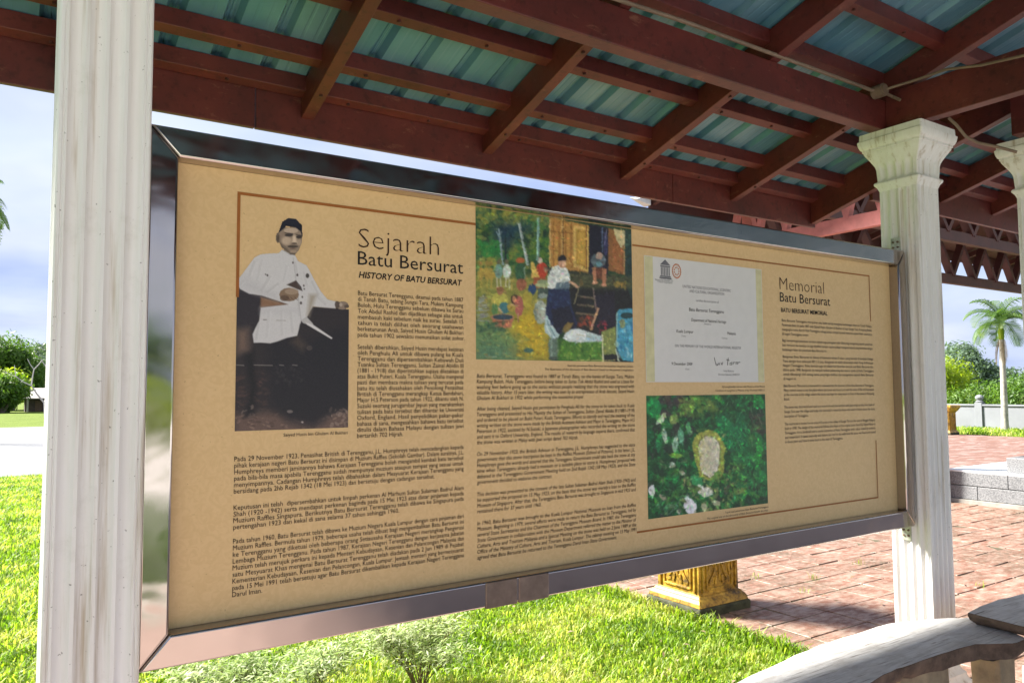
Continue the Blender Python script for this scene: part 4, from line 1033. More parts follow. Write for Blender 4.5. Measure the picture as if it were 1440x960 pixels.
p.dabs(90, (80, 740, 400, 900), (6, 16), [(60, 92, 60), (110, 128, 76), (50, 84, 66), (130, 120, 60)], 0.6, 0, 0.35); p.ell(372, 850, 28, 14, (58, 88, 74)); p.line(130, 885, 195, 887, 5, (150, 160, 140), 0.6)
p.dabs(60, (80, 335, 190, 420), (8, 20), [(150, 136, 56), (124, 124, 56), (96, 116, 60)], 0.8)
for x in (100, 135, 160): p.line(x, 400, x + 4, 500, 8, (150, 134, 60), 0.9); p.ell(x + 2, 420, 18, 36, (156, 132, 60), 0.85); p.ell(x, 362, 12, 14, (128, 110, 54))
for x, c in ((203, (96, 128, 116)), (250, (170, 178, 168))):
    p.ell(x, 405, 24, 42, c); p.ell(x, 353, 11, 14, (86, 84, 62)); p.line(x - 9, 440, x - 6, 496, 9, (160, 156, 126)); p.line(x + 10, 440, x + 14, 500, 9, (150, 150, 120))
p.ell(325, 345, 26, 16, (150, 84, 48)); p.ell(326, 410, 30, 52, (44, 76, 52)); p.line(348, 380, 352, 450, 9, (110, 128, 110), 0.8)
p.ell(447, 400, 34, 46, (150, 54, 36)); p.ell(438, 346, 13, 18, (176, 166, 150)); p.ell(470, 395, 16, 12, (150, 120, 96)); p.poly([(385, 355), (398, 352), (436, 440), (388, 446)], (186, 158, 80)); p.poly([(400, 440), (470, 440), (470, 500), (395, 500)], (140, 72, 48), 0.9)
p.ell(392, 505, 24, 30, (36, 60, 92)); p.ell(452, 482, 46, 15, (140, 150, 110)); p.ell(452, 465, 34, 12, (120, 134, 100)); p.poly([(420, 500), (490, 500), (490, 560), (425, 560)], (60, 74, 66)); p.ell(332, 480, 30, 34, (134, 74, 62), 0.8)
p.ell(440, 635, 38, 68, (142, 152, 138)); p.ell(452, 545, 26, 16, (120, 134, 126)); p.ell(455, 640, 14, 50, (172, 178, 160), 0.6); p.ell(415, 640, 10, 50, (96, 108, 98), 0.6); p.dabs(20, (415, 570, 465, 600), (5, 12), [(110, 122, 112), (170, 174, 160)], 0.6)
# house
p.poly([(490, 100), (715, 150), (715, 420), (490, 385)], (150, 112, 58)); p.poly([(470, 385), (960, 450), (960, 920), (640, 920), (600, 520)], (32, 32, 32), 1, 3)
for x in (493, 562): p.line(x, 110, x, 385, 7, (186, 158, 100))
for x in (512, 545, 580, 612): p.line(x, 125, x, 375, 6, (118, 82, 40), 0.8)
for x in (528, 596): p.line(x, 195, x, 365, 14, (168, 128, 64), 0.7)
p.line(495, 180, 625, 195, 6, (108, 74, 38)); p.line(566, 120, 566, 390, 5, (76, 50, 28))
p.poly([(625, 148), (712, 160), (710, 412), (624, 378)], (178, 150, 84)); p.poly([(640, 168), (698, 176), (697, 390), (640, 365)], (150, 116, 52)); p.poly([(650, 185), (688, 190), (687, 372), (650, 352)], (166, 134, 62)); p.line(698, 150, 698, 395, 5, (96, 66, 36))
p.poly([(712, 140), (822, 160), (822, 440), (712, 420)], (28, 29, 40)); p.line(786, 160, 788, 300, 6, (70, 84, 110)); p.ell(806, 250, 12, 70, (52, 54, 90), 0.8); p.line(812, 170, 800, 260, 4, (140, 140, 160), 0.7)
p.poly([(820, 165), (918, 180), (914, 428), (820, 400)], (116, 80, 48)); p.poly([(845, 200), (900, 208), (898, 405), (845, 390)], (134, 88, 52)); p.line(912, 190, 910, 425, 9, (150, 124, 84))
p.poly([(850, 170), (922, 180), (915, 250), (892, 272), (866, 230)], (176, 166, 126)); p.poly([(915, 170), (975, 190), (975, 620), (915, 470)], (34, 50, 48)); p.dabs(30, (915, 190, 960, 300), (6, 18), [(60, 86, 70), (44, 66, 60)], 0.7)
p.poly([(590, 415), (720, 420), (960, 440), (960, 505), (650, 500), (590, 450)], (62, 66, 46), 0.95, 4); p.dabs(60, (600, 425, 950, 500), (6, 20), [(84, 86, 56), (46, 50, 38), (100, 96, 60)], 0.6, 0, 0.4); p.dabs(20, (850, 465, 920, 500), (8, 16), [(120, 104, 48), (140, 116, 52)], 0.8)
p.ell(764, 345, 44, 42, (72, 84, 90)); p.ell(768, 318, 22, 20, (150, 126, 112)); p.dabs(16, (735, 320, 800, 370), (5, 12), [(110, 130, 134), (56, 66, 72)], 0.7); p.ell(766, 366, 18, 14, (96, 146, 156), 0.7)
p.poly([(730, 385), (752, 380), (756, 470), (738, 472)], (152, 104, 76)); p.poly([(782, 385), (812, 392), (806, 478), (788, 478)], (152, 104, 76)); p.poly([(752, 385), (785, 385), (785, 450), (755, 450)], (92, 56, 42)); p.ell(748, 470, 18, 8, (170, 124, 96)); p.ell(796, 482, 16, 9, (170, 124, 96))
for k, y in enumerate((545, 592, 640)): p.line(650 - k * 6, y, 745, y + 12, 11, (92, 82, 66)); p.line(650 - k * 6, y + 9, 745, y + 21, 5, (40, 36, 32))
p.dabs(40, (650, 660, 740, 720), (6, 18), [(150, 66, 44), (110, 52, 40), (80, 60, 44)], 0.7); p.line(668, 450, 630, 590, 7, (110, 104, 78)); p.ell(668, 470, 10, 22, (88, 78, 48))
# stooping man on the steps and stone
p.poly([(484, 505), (600, 498), (612, 590), (645, 700), (640, 735), (600, 720), (575, 690), (560, 755), (520, 775), (466, 660)], (34, 40, 66)); p.poly([(500, 620), (600, 600), (640, 720), (560, 750), (520, 760)], (30, 30, 42)); p.dabs(30, (490, 510, 600, 600), (6, 18), [(44, 58, 90), (28, 34, 56)], 0.6)
p.poly([(478, 500), (480, 430), (505, 385), (545, 370), (588, 388), (606, 440), (604, 498), (500, 505)], (188, 194, 188)); p.poly([(530, 470), (600, 462), (606, 505), (520, 508)], (66, 84, 96), 0.85); p.dabs(20, (485, 390, 600, 490), (6, 16), [(206, 210, 202), (150, 162, 160), (130, 146, 146)], 0.6)
p.line(600, 460, 655, 496, 15, (172, 138, 112)); p.ell(562, 360, 23, 28, (168, 132, 108)); p.ell(572, 366, 12, 14, (196, 160, 134), 0.7); p.poly([(537, 345), (540, 318), (570, 314), (586, 330), (582, 345)], (30, 30, 34))
p.poly([(468, 645), (500, 700), (545, 760), (535, 780), (500, 784), (458, 742)], (150, 172, 172)); p.line(475, 680, 520, 770, 6, (96, 122, 130)); p.line(470, 710, 500, 770, 5, (190, 200, 196)); p.poly([(484, 784), (540, 780), (542, 890), (490, 895)], (86, 104, 92)); p.line(500, 790, 505, 890, 8, (120, 136, 124), 0.8); p.ell(515, 895, 32, 10, (60, 70, 64))
p.poly([(540, 790), (790, 790), (790, 920), (540, 920)], (66, 108, 40), 1, 4); p.dabs(120, (545, 800, 790, 905), (5, 16), [(100, 136, 44), (50, 90, 36), (130, 150, 66), (40, 70, 36)], 0.7, 1.5, 0.4)
p.poly([(600, 740), (625, 700), (590, 690), (560, 740), (575, 755)], (130, 108, 52), 0.8); p.poly([(564, 782), (580, 752), (612, 732), (655, 728), (705, 744), (780, 768), (784, 796), (690, 806), (600, 802)], (176, 188, 188)); p.poly([(600, 745), (650, 735), (690, 760), (640, 780), (590, 775)], (206, 212, 210), 0.8, 4); p.poly([(700, 760), (782, 772), (780, 798), (690, 800)], (150, 176, 180), 0.8, 3); p.line(640, 760, 720, 775, 4, (150, 140, 90), 0.6)
p.poly([(742, 540), (855, 520), (862, 720), (800, 720), (745, 640)], (36, 33, 42)); p.line(765, 610, 722, 735, 14, (160, 126, 98)); p.line(735, 500, 752, 620, 8, (110, 96, 88)); p.dabs(14, (765, 690, 810, 765), (6, 16), [(150, 46, 56), (120, 40, 52)], 0.85)
p.poly([(782, 745), (862, 715), (865, 870), (795, 875)], (112, 122, 66)); p.dabs(20, (790, 740, 860, 860), (6, 16), [(134, 138, 76), (84, 96, 56)], 0.7, 1.4); p.line(786, 760, 792, 915, 8, (190, 190, 150)); p.line(862, 840, 878, 910, 8, (170, 176, 150)); p.line(640, 905, 860, 908, 7, (170, 160, 96), 0.8)
p.poly([(866, 640), (885, 622), (930, 614), (975, 616), (975, 915), (900, 905), (866, 830)], (64, 132, 156)); p.ell(925, 655, 38, 18, (34, 58, 60)); p.dabs(60, (870, 690, 960, 880), (6, 20), [(96, 164, 186), (40, 100, 140), (150, 186, 190), (50, 120, 150)], 0.7, 1.4); p.line(868, 640, 870, 830, 9, (136, 170, 160), 0.8); p.ell(900, 700, 18, 26, (140, 130, 70), 0.7)
# basket group
p.ell(212, 572, 48, 50, (156, 152, 70)); p.ell(212, 516, 19, 24, (140, 100, 72)); p.ell(212, 505, 21, 13, (110, 78, 52)); p.ell(236, 612, 34, 34, (56, 100, 104)); p.line(180, 590, 225, 640, 11, (176, 150, 110)); p.ell(182, 620, 20, 34, (74, 110, 64))
p.poly([(160, 660), (292, 660), (272, 722), (190, 724)], (148, 94, 72)); p.ell(226, 664, 66, 20, (156, 112, 84)); p.ell(226, 663, 56, 15, (44, 58, 66)); p.line(175, 690, 280, 690, 5, (110, 66, 52))
p.ell(296, 565, 24, 30, (56, 40, 34)); p.ell(293, 562, 13, 18, (156, 116, 84)); p.ell(318, 600, 26, 58, (144, 82, 72)); p.ell(276, 610, 24, 24, (150, 132, 60)); p.line(270, 590, 310, 600, 9, (168, 140, 96)); p.line(313, 640, 312, 690, 9, (156, 120, 90)); p.ell(365, 560, 26, 50, (156, 142, 54), 0.8)
for k in range(26): p.line(78 + p.rng.uniform(0, 20), 560 + k * 5 + p.rng.uniform(-8, 8), 120 + p.rng.uniform(0, 40), 545 + k * 5.5 + p.rng.uniform(-10, 10), 5, [(140, 146, 150), (96, 104, 108), (120, 126, 124)][k % 3], 0.75)
p.dabs(40, (80, 690, 240, 740), (8, 22), [(50, 80, 56), (40, 66, 52)], 0.6)
p.img = np.clip(p.img * 1.12 + 6, 0, 255); p.strokes(2600, (1.6, 4.2), 0.30)
p.roughen(0.4, 5, 0.05)
p.grain(4.0)
o = p.build('painting_print'); o['label'] = 'colourful village painting of people round a pale stone'

# stone in the leaves
p = Paint(1.681, 0.638, 2.376, 1.103, 240, 200, (890, 540), 4.8, 9)
p.img[:] = (26, 62, 36)
G1 = [(24, 100, 54), (20, 78, 44), (16, 52, 34), (40, 112, 56), (70, 116, 52), (30, 44, 36), (52, 46, 48)]
p.dabs(520, (70, 40, 940, 930), (14, 50), G1, 0.75, None, 0.42)
p.dabs(50, (180, 70, 380, 220), (14, 40), [(58, 46, 52), (44, 38, 40), (66, 54, 48)], 0.7); p.dabs(70, (330, 90, 560, 220), (12, 34), [(96, 122, 50), (76, 104, 46), (110, 128, 60)], 0.65); p.dabs(40, (780, 200, 920, 330), (10, 30), [(60, 44, 46), (84, 70, 56), (50, 60, 44)], 0.65)
p.dabs(90, (560, 200, 760, 420), (16, 46), [(24, 112, 62), (18, 88, 52), (30, 96, 60)], 0.75, 1.3); p.dabs(90, (680, 400, 900, 780), (14, 40), [(34, 108, 58), (20, 76, 44), (60, 120, 66)], 0.7, 1.1)
p.dabs(60, (100, 280, 400, 480), (20, 50), [(44, 36, 40), (18, 50, 32), (22, 84, 48)], 0.7, 1.4); p.dabs(110, (330, 640, 740, 880), (8, 28), [(112, 124, 70), (150, 140, 96), (90, 112, 56), (58, 60, 46), (130, 132, 84)], 0.75)
p.dabs(40, (640, 540, 760, 760), (8, 24), [(96, 128, 56), (124, 136, 70), (70, 106, 50)], 0.7)
for x, y, rx, ry, rt, c in ((182, 240, 16, 42, 0.7, (176, 190, 168)), (205, 212, 14, 26, 0.6, (160, 176, 140)), (275, 235, 34, 38, 0.5, (118, 140, 76)), (213, 345, 17, 52, -0.15, (170, 182, 170)), (285, 405, 22, 60, 0.12, (150, 184, 164)), (322, 345, 22, 58, -0.15, (92, 152, 120)), (375, 300, 16, 50, -0.2, (80, 140, 100)),
                           (175, 395, 22, 70, 0.1, (30, 100, 60)), (285, 480, 50, 20, 0.1, (110, 150, 56)), (262, 545, 22, 24, 0.8, (190, 200, 186)), (330, 600, 26, 14, 0.6, (176, 170, 150)), (430, 650, 50, 36, 0.6, (52, 140, 84)), (460, 690, 26, 10, 0.6, (210, 220, 206)),
                           (125, 715, 22, 40, 0.1, (206, 208, 210)), (385, 825, 42, 70, -0.3, (202, 202, 210)), (365, 770, 16, 40, 0, (180, 196, 190)), (490, 728, 52, 34, 0, (186, 184, 172)), (310, 858, 16, 22, 0, (196, 192, 176)), (480, 830, 22, 30, 0, (170, 170, 140)), (560, 800, 30, 20, 0, (160, 158, 130)), (200, 760, 30, 16, 0.7, (150, 140, 120)), (135, 160, 60, 70, 0.2, (24, 112, 58)), (850, 470, 24, 90, 0.2, (34, 116, 50)), (845, 120, 40, 50, 0.2, (30, 110, 52))):
    p.leaf(x, y, rx, ry, c, 0.88, rt)
for k in range(24): p.line(150 + k * 5, 850 + p.rng.uniform(-40, 40), 190 + k * 6, 800 + p.rng.uniform(-50, 50), 5, (90, 116, 100), 0.6)
for k in range(14): x = p.rng.uniform(600, 900); y = p.rng.uniform(80, 380); p.line(x, y, x + p.rng.uniform(-60, 60), y + p.rng.uniform(20, 90), 4, (120, 140, 110), 0.5)
p.poly([(398, 412), (412, 362), (446, 328), (515, 304), (572, 330), (612, 392), (630, 432), (612, 480), (616, 565), (600, 622), (522, 652), (448, 622), (430, 545), (408, 470)], (134, 138, 62))
p.dabs(80, (410, 315, 615, 640), (6, 18), [(150, 152, 78), (104, 112, 46), (120, 124, 60), (164, 160, 96)], 0.6)
p.poly([(434, 432), (446, 380), (480, 352), (514, 346), (556, 356), (584, 392), (594, 440), (584, 540), (576, 600), (520, 640), (458, 604), (444, 520)], (96, 98, 54)); p.poly([(440, 432), (454, 382), (484, 356), (514, 351), (552, 361), (580, 396), (587, 440), (578, 540), (568, 592), (520, 632), (464, 598), (450, 520)], (188, 180, 158))
p.dabs(70, (455, 380, 520, 600), (6, 22), [(176, 170, 100), (190, 184, 140), (160, 154, 84)], 0.55); p.dabs(50, (500, 380, 580, 600), (5, 16), [(204, 198, 184), (170, 160, 150), (190, 184, 170)], 0.6)
for k in range(11): p.line(470, 405 + k * 17, 572, 402 + k * 17, 3, (128, 120, 104), 0.35)
for x in (510, 540, 562): p.ell(x, 400, 10, 14, (110, 108, 100), 0.7)
p.dabs(160, (90, 480, 400, 900), (8, 26), [(22, 84, 46), (40, 100, 50), (30, 46, 36), (110, 118, 84)], 0.6, None, 0.4); p.leaf(385, 825, 42, 70, (202, 202, 210), 0.9, -0.3); p.leaf(125, 715, 22, 40, (206, 208, 210), 0.9, 0.1)
p.dabs(26, (540, 590, 620, 650), (8, 20), [(84, 124, 56), (60, 104, 46)], 0.8)
p.img = np.clip(p.img * 1.12 + 4, 0, 255); p.strokes(3200, (1.8, 5.5), 0.42, 0.35, 0.25)
p.poly([(464, 420), (484, 366), (514, 358), (552, 370), (574, 410), (570, 560), (520, 615), (470, 580)], (206, 200, 178), 0.55, 4)
p.roughen(0.5, 5, 0.06)
p.grain(4.0)
o = p.build('stone_photo_print'); o['label'] = 'photograph of an upright pale stone among green leaves'
COL.objects.unlink(_fo); bpy.data.objects.remove(_fo)

# ------------------------------------------------------------------ wooden benches
def slab(name, outline, z0, z1, parent, off, rough=0.01, seed=1):
    rr = random.Random(seed); n = len(outline)
    # subdivide the outline, waver it
    pts = []
    for i in range(n):
        a, c = Vector(outline[i]), Vector(outline[(i + 1) % n])
        for q in range(3): pts.append(a.lerp(c, q / 3))
    cx = sum(p_.x for p_ in pts) / len(pts); cy = sum(p_.y for p_ in pts) / len(pts)
    N = len(pts)
    jit = [rr.uniform(-1, 1) * rough for _ in pts]
    def ring(z, inset, wob):
        out = []
        for k, p_ in enumerate(pts):
            d = (p_ - Vector((cx, cy))).normalized()
            q = p_ - d * (inset + wob * rr.uniform(0, 1)) + d * jit[k]
            out.append((q.x - off[0], q.y - off[1], z + rr.uniform(-1, 1) * wob * 0.4))
        return out
    b = MB()
    b.rings([ring(z1, 0.004, 0.0015), ring(z1, 0.03, 0)], cap0=False, cap1=True)
    top = b.build(name, BENCHWOOD, parent, smooth=True)
    b = MB(); r0 = ring(z0, 0.035, 0.014); r1 = ring(z0 + (z1 - z0) * 0.4, 0.004, 0.012); r2 = ring(z0 + (z1 - z0) * 0.75, 0.0, 0.007); r3 = ring(z1 - 0.0012, 0.0042, 0.0)
    b.rings([r0, r1, r2, r3], cap0=True, cap1=False)
    e = b.build('bark_edge', BENCHEDGE, top, smooth=True)
    return top
O1 = (2.9, 1.76)
bench = thing('wooden_bench', 'long weathered grey slab bench curving in front of the right column', 'bench', (*O1, 0))
out1 = [(1.70, 1.70), (1.95, 1.82), (2.19, 1.905), (2.53, 1.955), (2.80, 1.985), (3.05, 1.99), (3.31, 1.985), (3.49, 1.93), (3.63, 1.87), (3.72, 1.81), (3.69, 1.72), (3.64, 1.62), (3.57, 1.545), (3.50, 1.545),
        (3.43, 1.585), (3.36, 1.63), (3.22, 1.645), (3.02, 1.655), (2.84, 1.655), (2.71, 1.655), (2.59, 1.635), (2.40, 1.60), (2.15, 1.55), (1.90, 1.47), (1.72, 1.44)]
slab('seat', out1, 0.485, 0.550, bench, O1, 0.006, 3)
def leg(parent, off, x0, x1, y0, y1, z1, seed):
    rr = random.Random(seed); b = MB(); rg = []
    for z in (0.01, z1 * 0.33, z1 * 0.66, z1):
        w = 0.012
        rg.append([(x + rr.uniform(-w, w) - off[0], y + rr.uniform(-w, w) - off[1], z) for x, y in ((x0, y0), ((x0 + x1) / 2, y0 - 0.01), (x1, y0), (x1 + 0.008, (y0 + y1) / 2), (x1, y1), ((x0 + x1) / 2, y1), (x0, y1), (x0 - 0.006, (y0 + y1) / 2))])
    b.rings(rg); return b.build('leg', LEGWOOD, parent, bev=0.004)
leg(bench, O1, 2.90, 3.26, 1.70, 1.80, 0.495, 2); leg(bench, O1, 3.47, 3.58, 1.60, 1.72, 0.495, 4); leg(bench, O1, 1.85, 2.1, 1.60, 1.72, 0.495, 6)
O2 = (4.1, 1.5)
bench2 = thing('wooden_bench', 'dark grey plank bench in the lower right corner resting over the slab bench', 'bench', (*O2, 0))
out2 = [(3.565, 1.775), (3.72, 1.795), (3.90, 1.80), (4.12, 1.785), (4.40, 1.76), (4.70, 1.70), (4.72, 1.30), (4.40, 1.26), (4.00, 1.28), (3.60, 1.36), (3.545, 1.55)]
slab('seat', out2, 0.556, 0.605, bench2, O2, 0.003, 9)
leg(bench2, O2, 3.86, 4.05, 1.42, 1.62, 0.57, 11); leg(bench2, O2, 4.4, 4.55, 1.42, 1.6, 0.57, 12)

# ------------------------------------------------------------------ gold pedestals
def sq_ring(h, z): return [(-h, -h, z), (h, -h, z), (h, h, z), (-h, h, z)]
def make_pedestal():
    root = thing('gold_pedestal', '', 'pedestal')
    b = MB(); b.rings([sq_ring(0.262, 0.0), sq_ring(0.265, 0.055), sq_ring(0.258, 0.068)]); b.build('plinth', MOSS, root, bev=0.008)
    b = MB(); b.rings([sq_ring(h, z) for h, z in ((0.252, 0.068), (0.246, 0.095), (0.232, 0.115), (0.222, 0.122), (0.214, 0.135), (0.203, 0.140), (0.198, 0.70), (0.205, 0.71), (0.215, 0.73), (0.232, 0.75), (0.262, 0.80), (0.285, 0.85), (0.30, 0.87), (0.305, 0.93), (0.28, 0.95))])
    body = b.build('body', GOLD, root, bev=0.004)
    # framed relief panels with a leaf-and-diamond figure on each face
    for q in range(4):
        b = MB(); y0 = -0.1995
        fx, z0, z1 = 0.128, 0.175, 0.655
        for (xa, za, xb, zb) in ((-fx, z0, fx, z0), (fx, z0, fx, z1), (fx, z1, -fx, z1), (-fx, z1, -fx, z0)):
            b.bar((xa, y0 - 0.004, za), (xb, y0 - 0.004, zb), 0.014, 0.020, (0, 1, 0))
        for sx in (-1, 1):
            b.bar((sx * 0.168, y0 - 0.004, 0.155), (sx * 0.165, y0 - 0.002, 0.69), 0.014, 0.024, (0, 1, 0))
            for (xa, za, xb, zb) in ((0.0, 0.60, 0.10, 0.40), (0.10, 0.40, 0.07, 0.34), (0.0, 0.50, 0.07, 0.37), (0.02, 0.36, 0.055, 0.27), (0.055, 0.27, 0.10, 0.215), (0.025, 0.26, 0.04, 0.20), (0.095, 0.33, 0.11, 0.25), (0.07, 0.60, 0.11, 0.56), (0.0, 0.42, 0.04, 0.33), (0.06, 0.22, 0.105, 0.205)):
                b.bar((sx * xa, y0 - 0.003, za), (sx * xb, y0 - 0.003, zb), 0.022, 0.018, (0, 1, 0))
        b.bar((0, y0 - 0.004, 0.24), (0, y0 - 0.003, 0.56), 0.014, 0.014, (0, 1, 0))
        o = b.build('relief_panel', GOLD, root, bev=0.003); o.rotation_euler = (0, 0, q * math.pi / 2)
    return root
ped = make_pedestal(); ped.location = (4.275, 4.03, 0.012)
tag(ped, 'gold carved pedestal with mossy plinth on the paving edge below the board', 'pedestal', 'gold pedestals')
ped2 = copy_tree(ped); ped2.location = (26.15, 13.45, 0.008)
ped2.scale = (1.1, 1.1, 1.02)
tag(ped2, 'small distant gold pedestal in front of the white boundary wall', 'pedestal', 'gold pedestals')

# ------------------------------------------------------------------ granite platform
gp = thing('granite_platform', 'grey speckled granite step platform with white tiled top on the paving', 'steps', (13, 4, 0))
def gpart(b, nm, mat=GRANITE, parent=None, **kw):
    o = b.build(nm, mat, gp, **kw); o.matrix_parent_inverse = Matrix.Translation((-13, -4, 0)); return o
b = MB(); b.box(10.93, 16.0, -0.5, 5.60, 0.006, 0.43); gpart(b, 'core', GROUT)
b = MB(); b.box(10.86, 10.93, -0.5, 5.65, 0.006, 0.075); gpart(b, 'footing', GROUT, bev=0.006)
for r_, (z0, z1) in enumerate(((0.08, 0.252), (0.262, 0.436))):
    y = 5.64; k = 0
    while y > -0.4:
        w = 0.80 if not (k == 0 and r_ == 0) else 0.42
        b = MB(); b.box(10.89 + 0.004 * r_, 10.945, y - w + 0.006, y, z0, z1); gpart(b, 'granite_slab', bev=0.005)
        y -= w; k += 1
b = MB(); b.box(10.895, 15.98, -0.5, 5.64, 0.438, 0.462); gpart(b, 'top_tiles', WHITETILE, bev=0.004)
b = MB(); b.box(11.0, 11.9, 1.2, 4.90, 0.463, 0.66); gpart(b, 'granite_block', bev=0.008)

# ------------------------------------------------------------------ boundary wall
wall = thing('boundary_wall', 'white low boundary wall with capped piers behind the lawn', 'wall', (30.6, 10, 0))
def wpart(b, nm, parent=None):
    o = b.build(nm, WALLPAINT, wall if not parent else parent, bev=0.01)
    o.matrix_parent_inverse = Matrix.Translation((-30.6, -10, 0)) if not parent else Matrix.Identity(4); return o
ys = [-6.0, 0.2, 4.95, 9.7, 14.45, 19.2, 24.0]
for y0, y1 in zip(ys[:-1], ys[1:]):
    b = MB(); b.box(30.5, 30.65, y0 + 0.13, y1 - 0.13, 0, 0.86); wpart(b, 'wall_panel')
    b = MB(); b.box(30.45, 30.70, y0 + 0.135, y1 - 0.135, 0.86, 0.92); wpart(b, 'coping')
for y in ys:
    b = MB(); b.box(30.44, 30.71, y - 0.13, y + 0.13, 0, 0.98); pr = wpart(b, 'pier')
    b = MB(); b.rings([[(30.575 + h * math.cos(a), y + h * math.sin(a), z) for a in np.linspace(0, 2 * math.pi, 13)[:-1]] for h, z in ((0.12, 0.98), (0.15, 1.02), (0.08, 1.06), (0.13, 1.12), (0.15, 1.18), (0.10, 1.25), (0.02, 1.28))]); wpart(b, 'finial', pr)

# ------------------------------------------------------------------ leaves, trees, bushes
def leaf_cloud(name, mat, clumps, n, size, seed, flat_=0.4):
    """leaf quads through the outer shell of ellipsoid clumps [(x,y,z,rx,ry,rz)]"""
    g_ = np.random.default_rng(seed); vol = np.array([c[3] * c[4] * c[5] for c in clumps]) ** 0.67; vol = vol / vol.sum()
    which = g_.choice(len(clumps), n, p=vol); C_ = np.array(clumps)[which]
    d = g_.normal(size=(n, 3)); d /= np.linalg.norm(d, axis=1, keepdims=True)
    rad = g_.uniform(0.35, 1.0, n) ** 0.45 * (1 + 0.16 * g_.normal(size=n))
    P = C_[:, :3] + d * rad[:, None] * C_[:, 3:]
    nrm = d + g_.normal(size=(n, 3)) * 0.7 + np.array([0, 0, flat_]); nrm /= np.linalg.norm(nrm, axis=1, keepdims=True)
    t1 = np.cross(nrm, g_.normal(size=(n, 3))); t1 /= np.linalg.norm(t1, axis=1, keepdims=True); t2 = np.cross(nrm, t1)
    L = size * g_.uniform(0.6, 1.4, n)[:, None]; Wd = L * 0.42
    V = np.stack([P - t1 * L, P - t2 * Wd * 0.9, P + t1 * L, P + t2 * Wd * 0.9], 1)
    V[:, 2, 2] -= (L * 0.25)[:, 0]
    return quads(name, V, mat)
def make_tree(name, label, cat, loc, h, rad, mat, nleaf, size, seed, group=None, trunk_h=0.45, bark=BARK, ncl=9, squash=0.8):
    rr = random.Random(seed); root = thing(name, label, cat, loc, 0, group)
    clumps = []; b = MB(); th = h * trunk_h
    for k in range(ncl):
        a = rr.uniform(0, 2 * math.pi); q = rad * rr.uniform(0.15, 0.72); z = th + (h - th) * rr.uniform(0.12, 0.82)
        cr_ = rad * rr.uniform(0.30, 0.52)
        q *= 1.0 - 0.45 * abs((z - th) / (h - th) - 0.4)
        clumps.append((q * math.cos(a), q * math.sin(a), z, cr_, cr_, cr_ * squash))
        b.tube([(0, 0, th * 0.75), (q * 0.4 * math.cos(a), q * 0.4 * math.sin(a), th + (z - th) * 0.4), (q * math.cos(a), q * math.sin(a), z)], [h * 0.018, h * 0.011, h * 0.004], 6)
    clumps.append((0, 0, h - rad * 0.38, rad * 0.45, rad * 0.45, rad * 0.38))
    b.tube([(0, 0, 0), (rr.uniform(-.04, .04) * h, 0, th * 0.5), (0, 0, th), (0, 0, h * 0.8)], [h * 0.032, h * 0.026, h * 0.022, h * 0.006], 8)
    b.build('trunk', bark, root, smooth=True)
    link('crown', leaf_cloud('crown', mat, clumps, nleaf, size, seed), root); return root
def make_bush(name, label, cat, loc, rx, ry, h, mat, nleaf, size, seed, group=None):
    rr = random.Random(seed); root = thing(name, label, cat, loc, 0, group); cl = []; b = MB()
    for k in range(8):
        a = rr.uniform(0, 2 * math.pi); q = rr.uniform(0.1, 0.65); x, y = rx * q * math.cos(a), ry * q * math.sin(a); z = h * rr.uniform(0.3, 0.7)
        cl.append((x, y, z, rx * rr.uniform(.35, .5), ry * rr.uniform(.35, .5), h * rr.uniform(.26, .36)))
        b.tube([(x * 0.15, y * 0.15, 0), (x * .6, y * .6, z * .5), (x, y, z)], [0.04 * h, 0.025 * h, 0.01 * h], 5)
    b.build('stems', BARK, root); link('foliage', leaf_cloud('foliage', mat, cl, nleaf, size, seed), root); return root
G = 'trees and bushes behind the boundary wall'
p_ = at_x(1346, 600, 34)
make_bush('bush', 'bright lime green bush left of the palm behind the white wall', 'bush', (34.0, 18.2, 0), 2.3, 2.3, 3.1, LEAF_LIME, 12000, 0.075, 21)
make_bush('bush', 'mid green leafy bush directly behind the palm trunk and wall', 'bush', (33.2, 14.6, 0), 1.6, 2.4, 2.1, LEAF_MID, 10000, 0.07, 22)
make_bush('bush', 'mid green bush at the right edge behind the white wall', 'bush', (33.2, 11.6, 0), 1.5, 1.9, 1.9, LEAF_MID, 8000, 0.07, 23)
make_tree('broadleaf_tree', 'tall blue green tree rising behind the lime bush and wall', 'tree', (62, 30.5, 0), 4.7, 3.6, LEAF_DARK, 14000, 0.16, 31, trunk_h=0.3)
make_tree('broadleaf_tree', 'blue green tree behind the palm at the right picture edge', 'tree', (64, 25.5, 0), 3.4, 3.0, LEAF_DARK, 10000, 0.16, 32, trunk_h=0.3)
make_tree('broadleaf_tree', 'low hazy green tree between the lime bush and the column', 'tree', (60, 33.5, 0), 3.9, 3.0, LEAF_DARK, 10000, 0.16, 33, trunk_h=0.3)

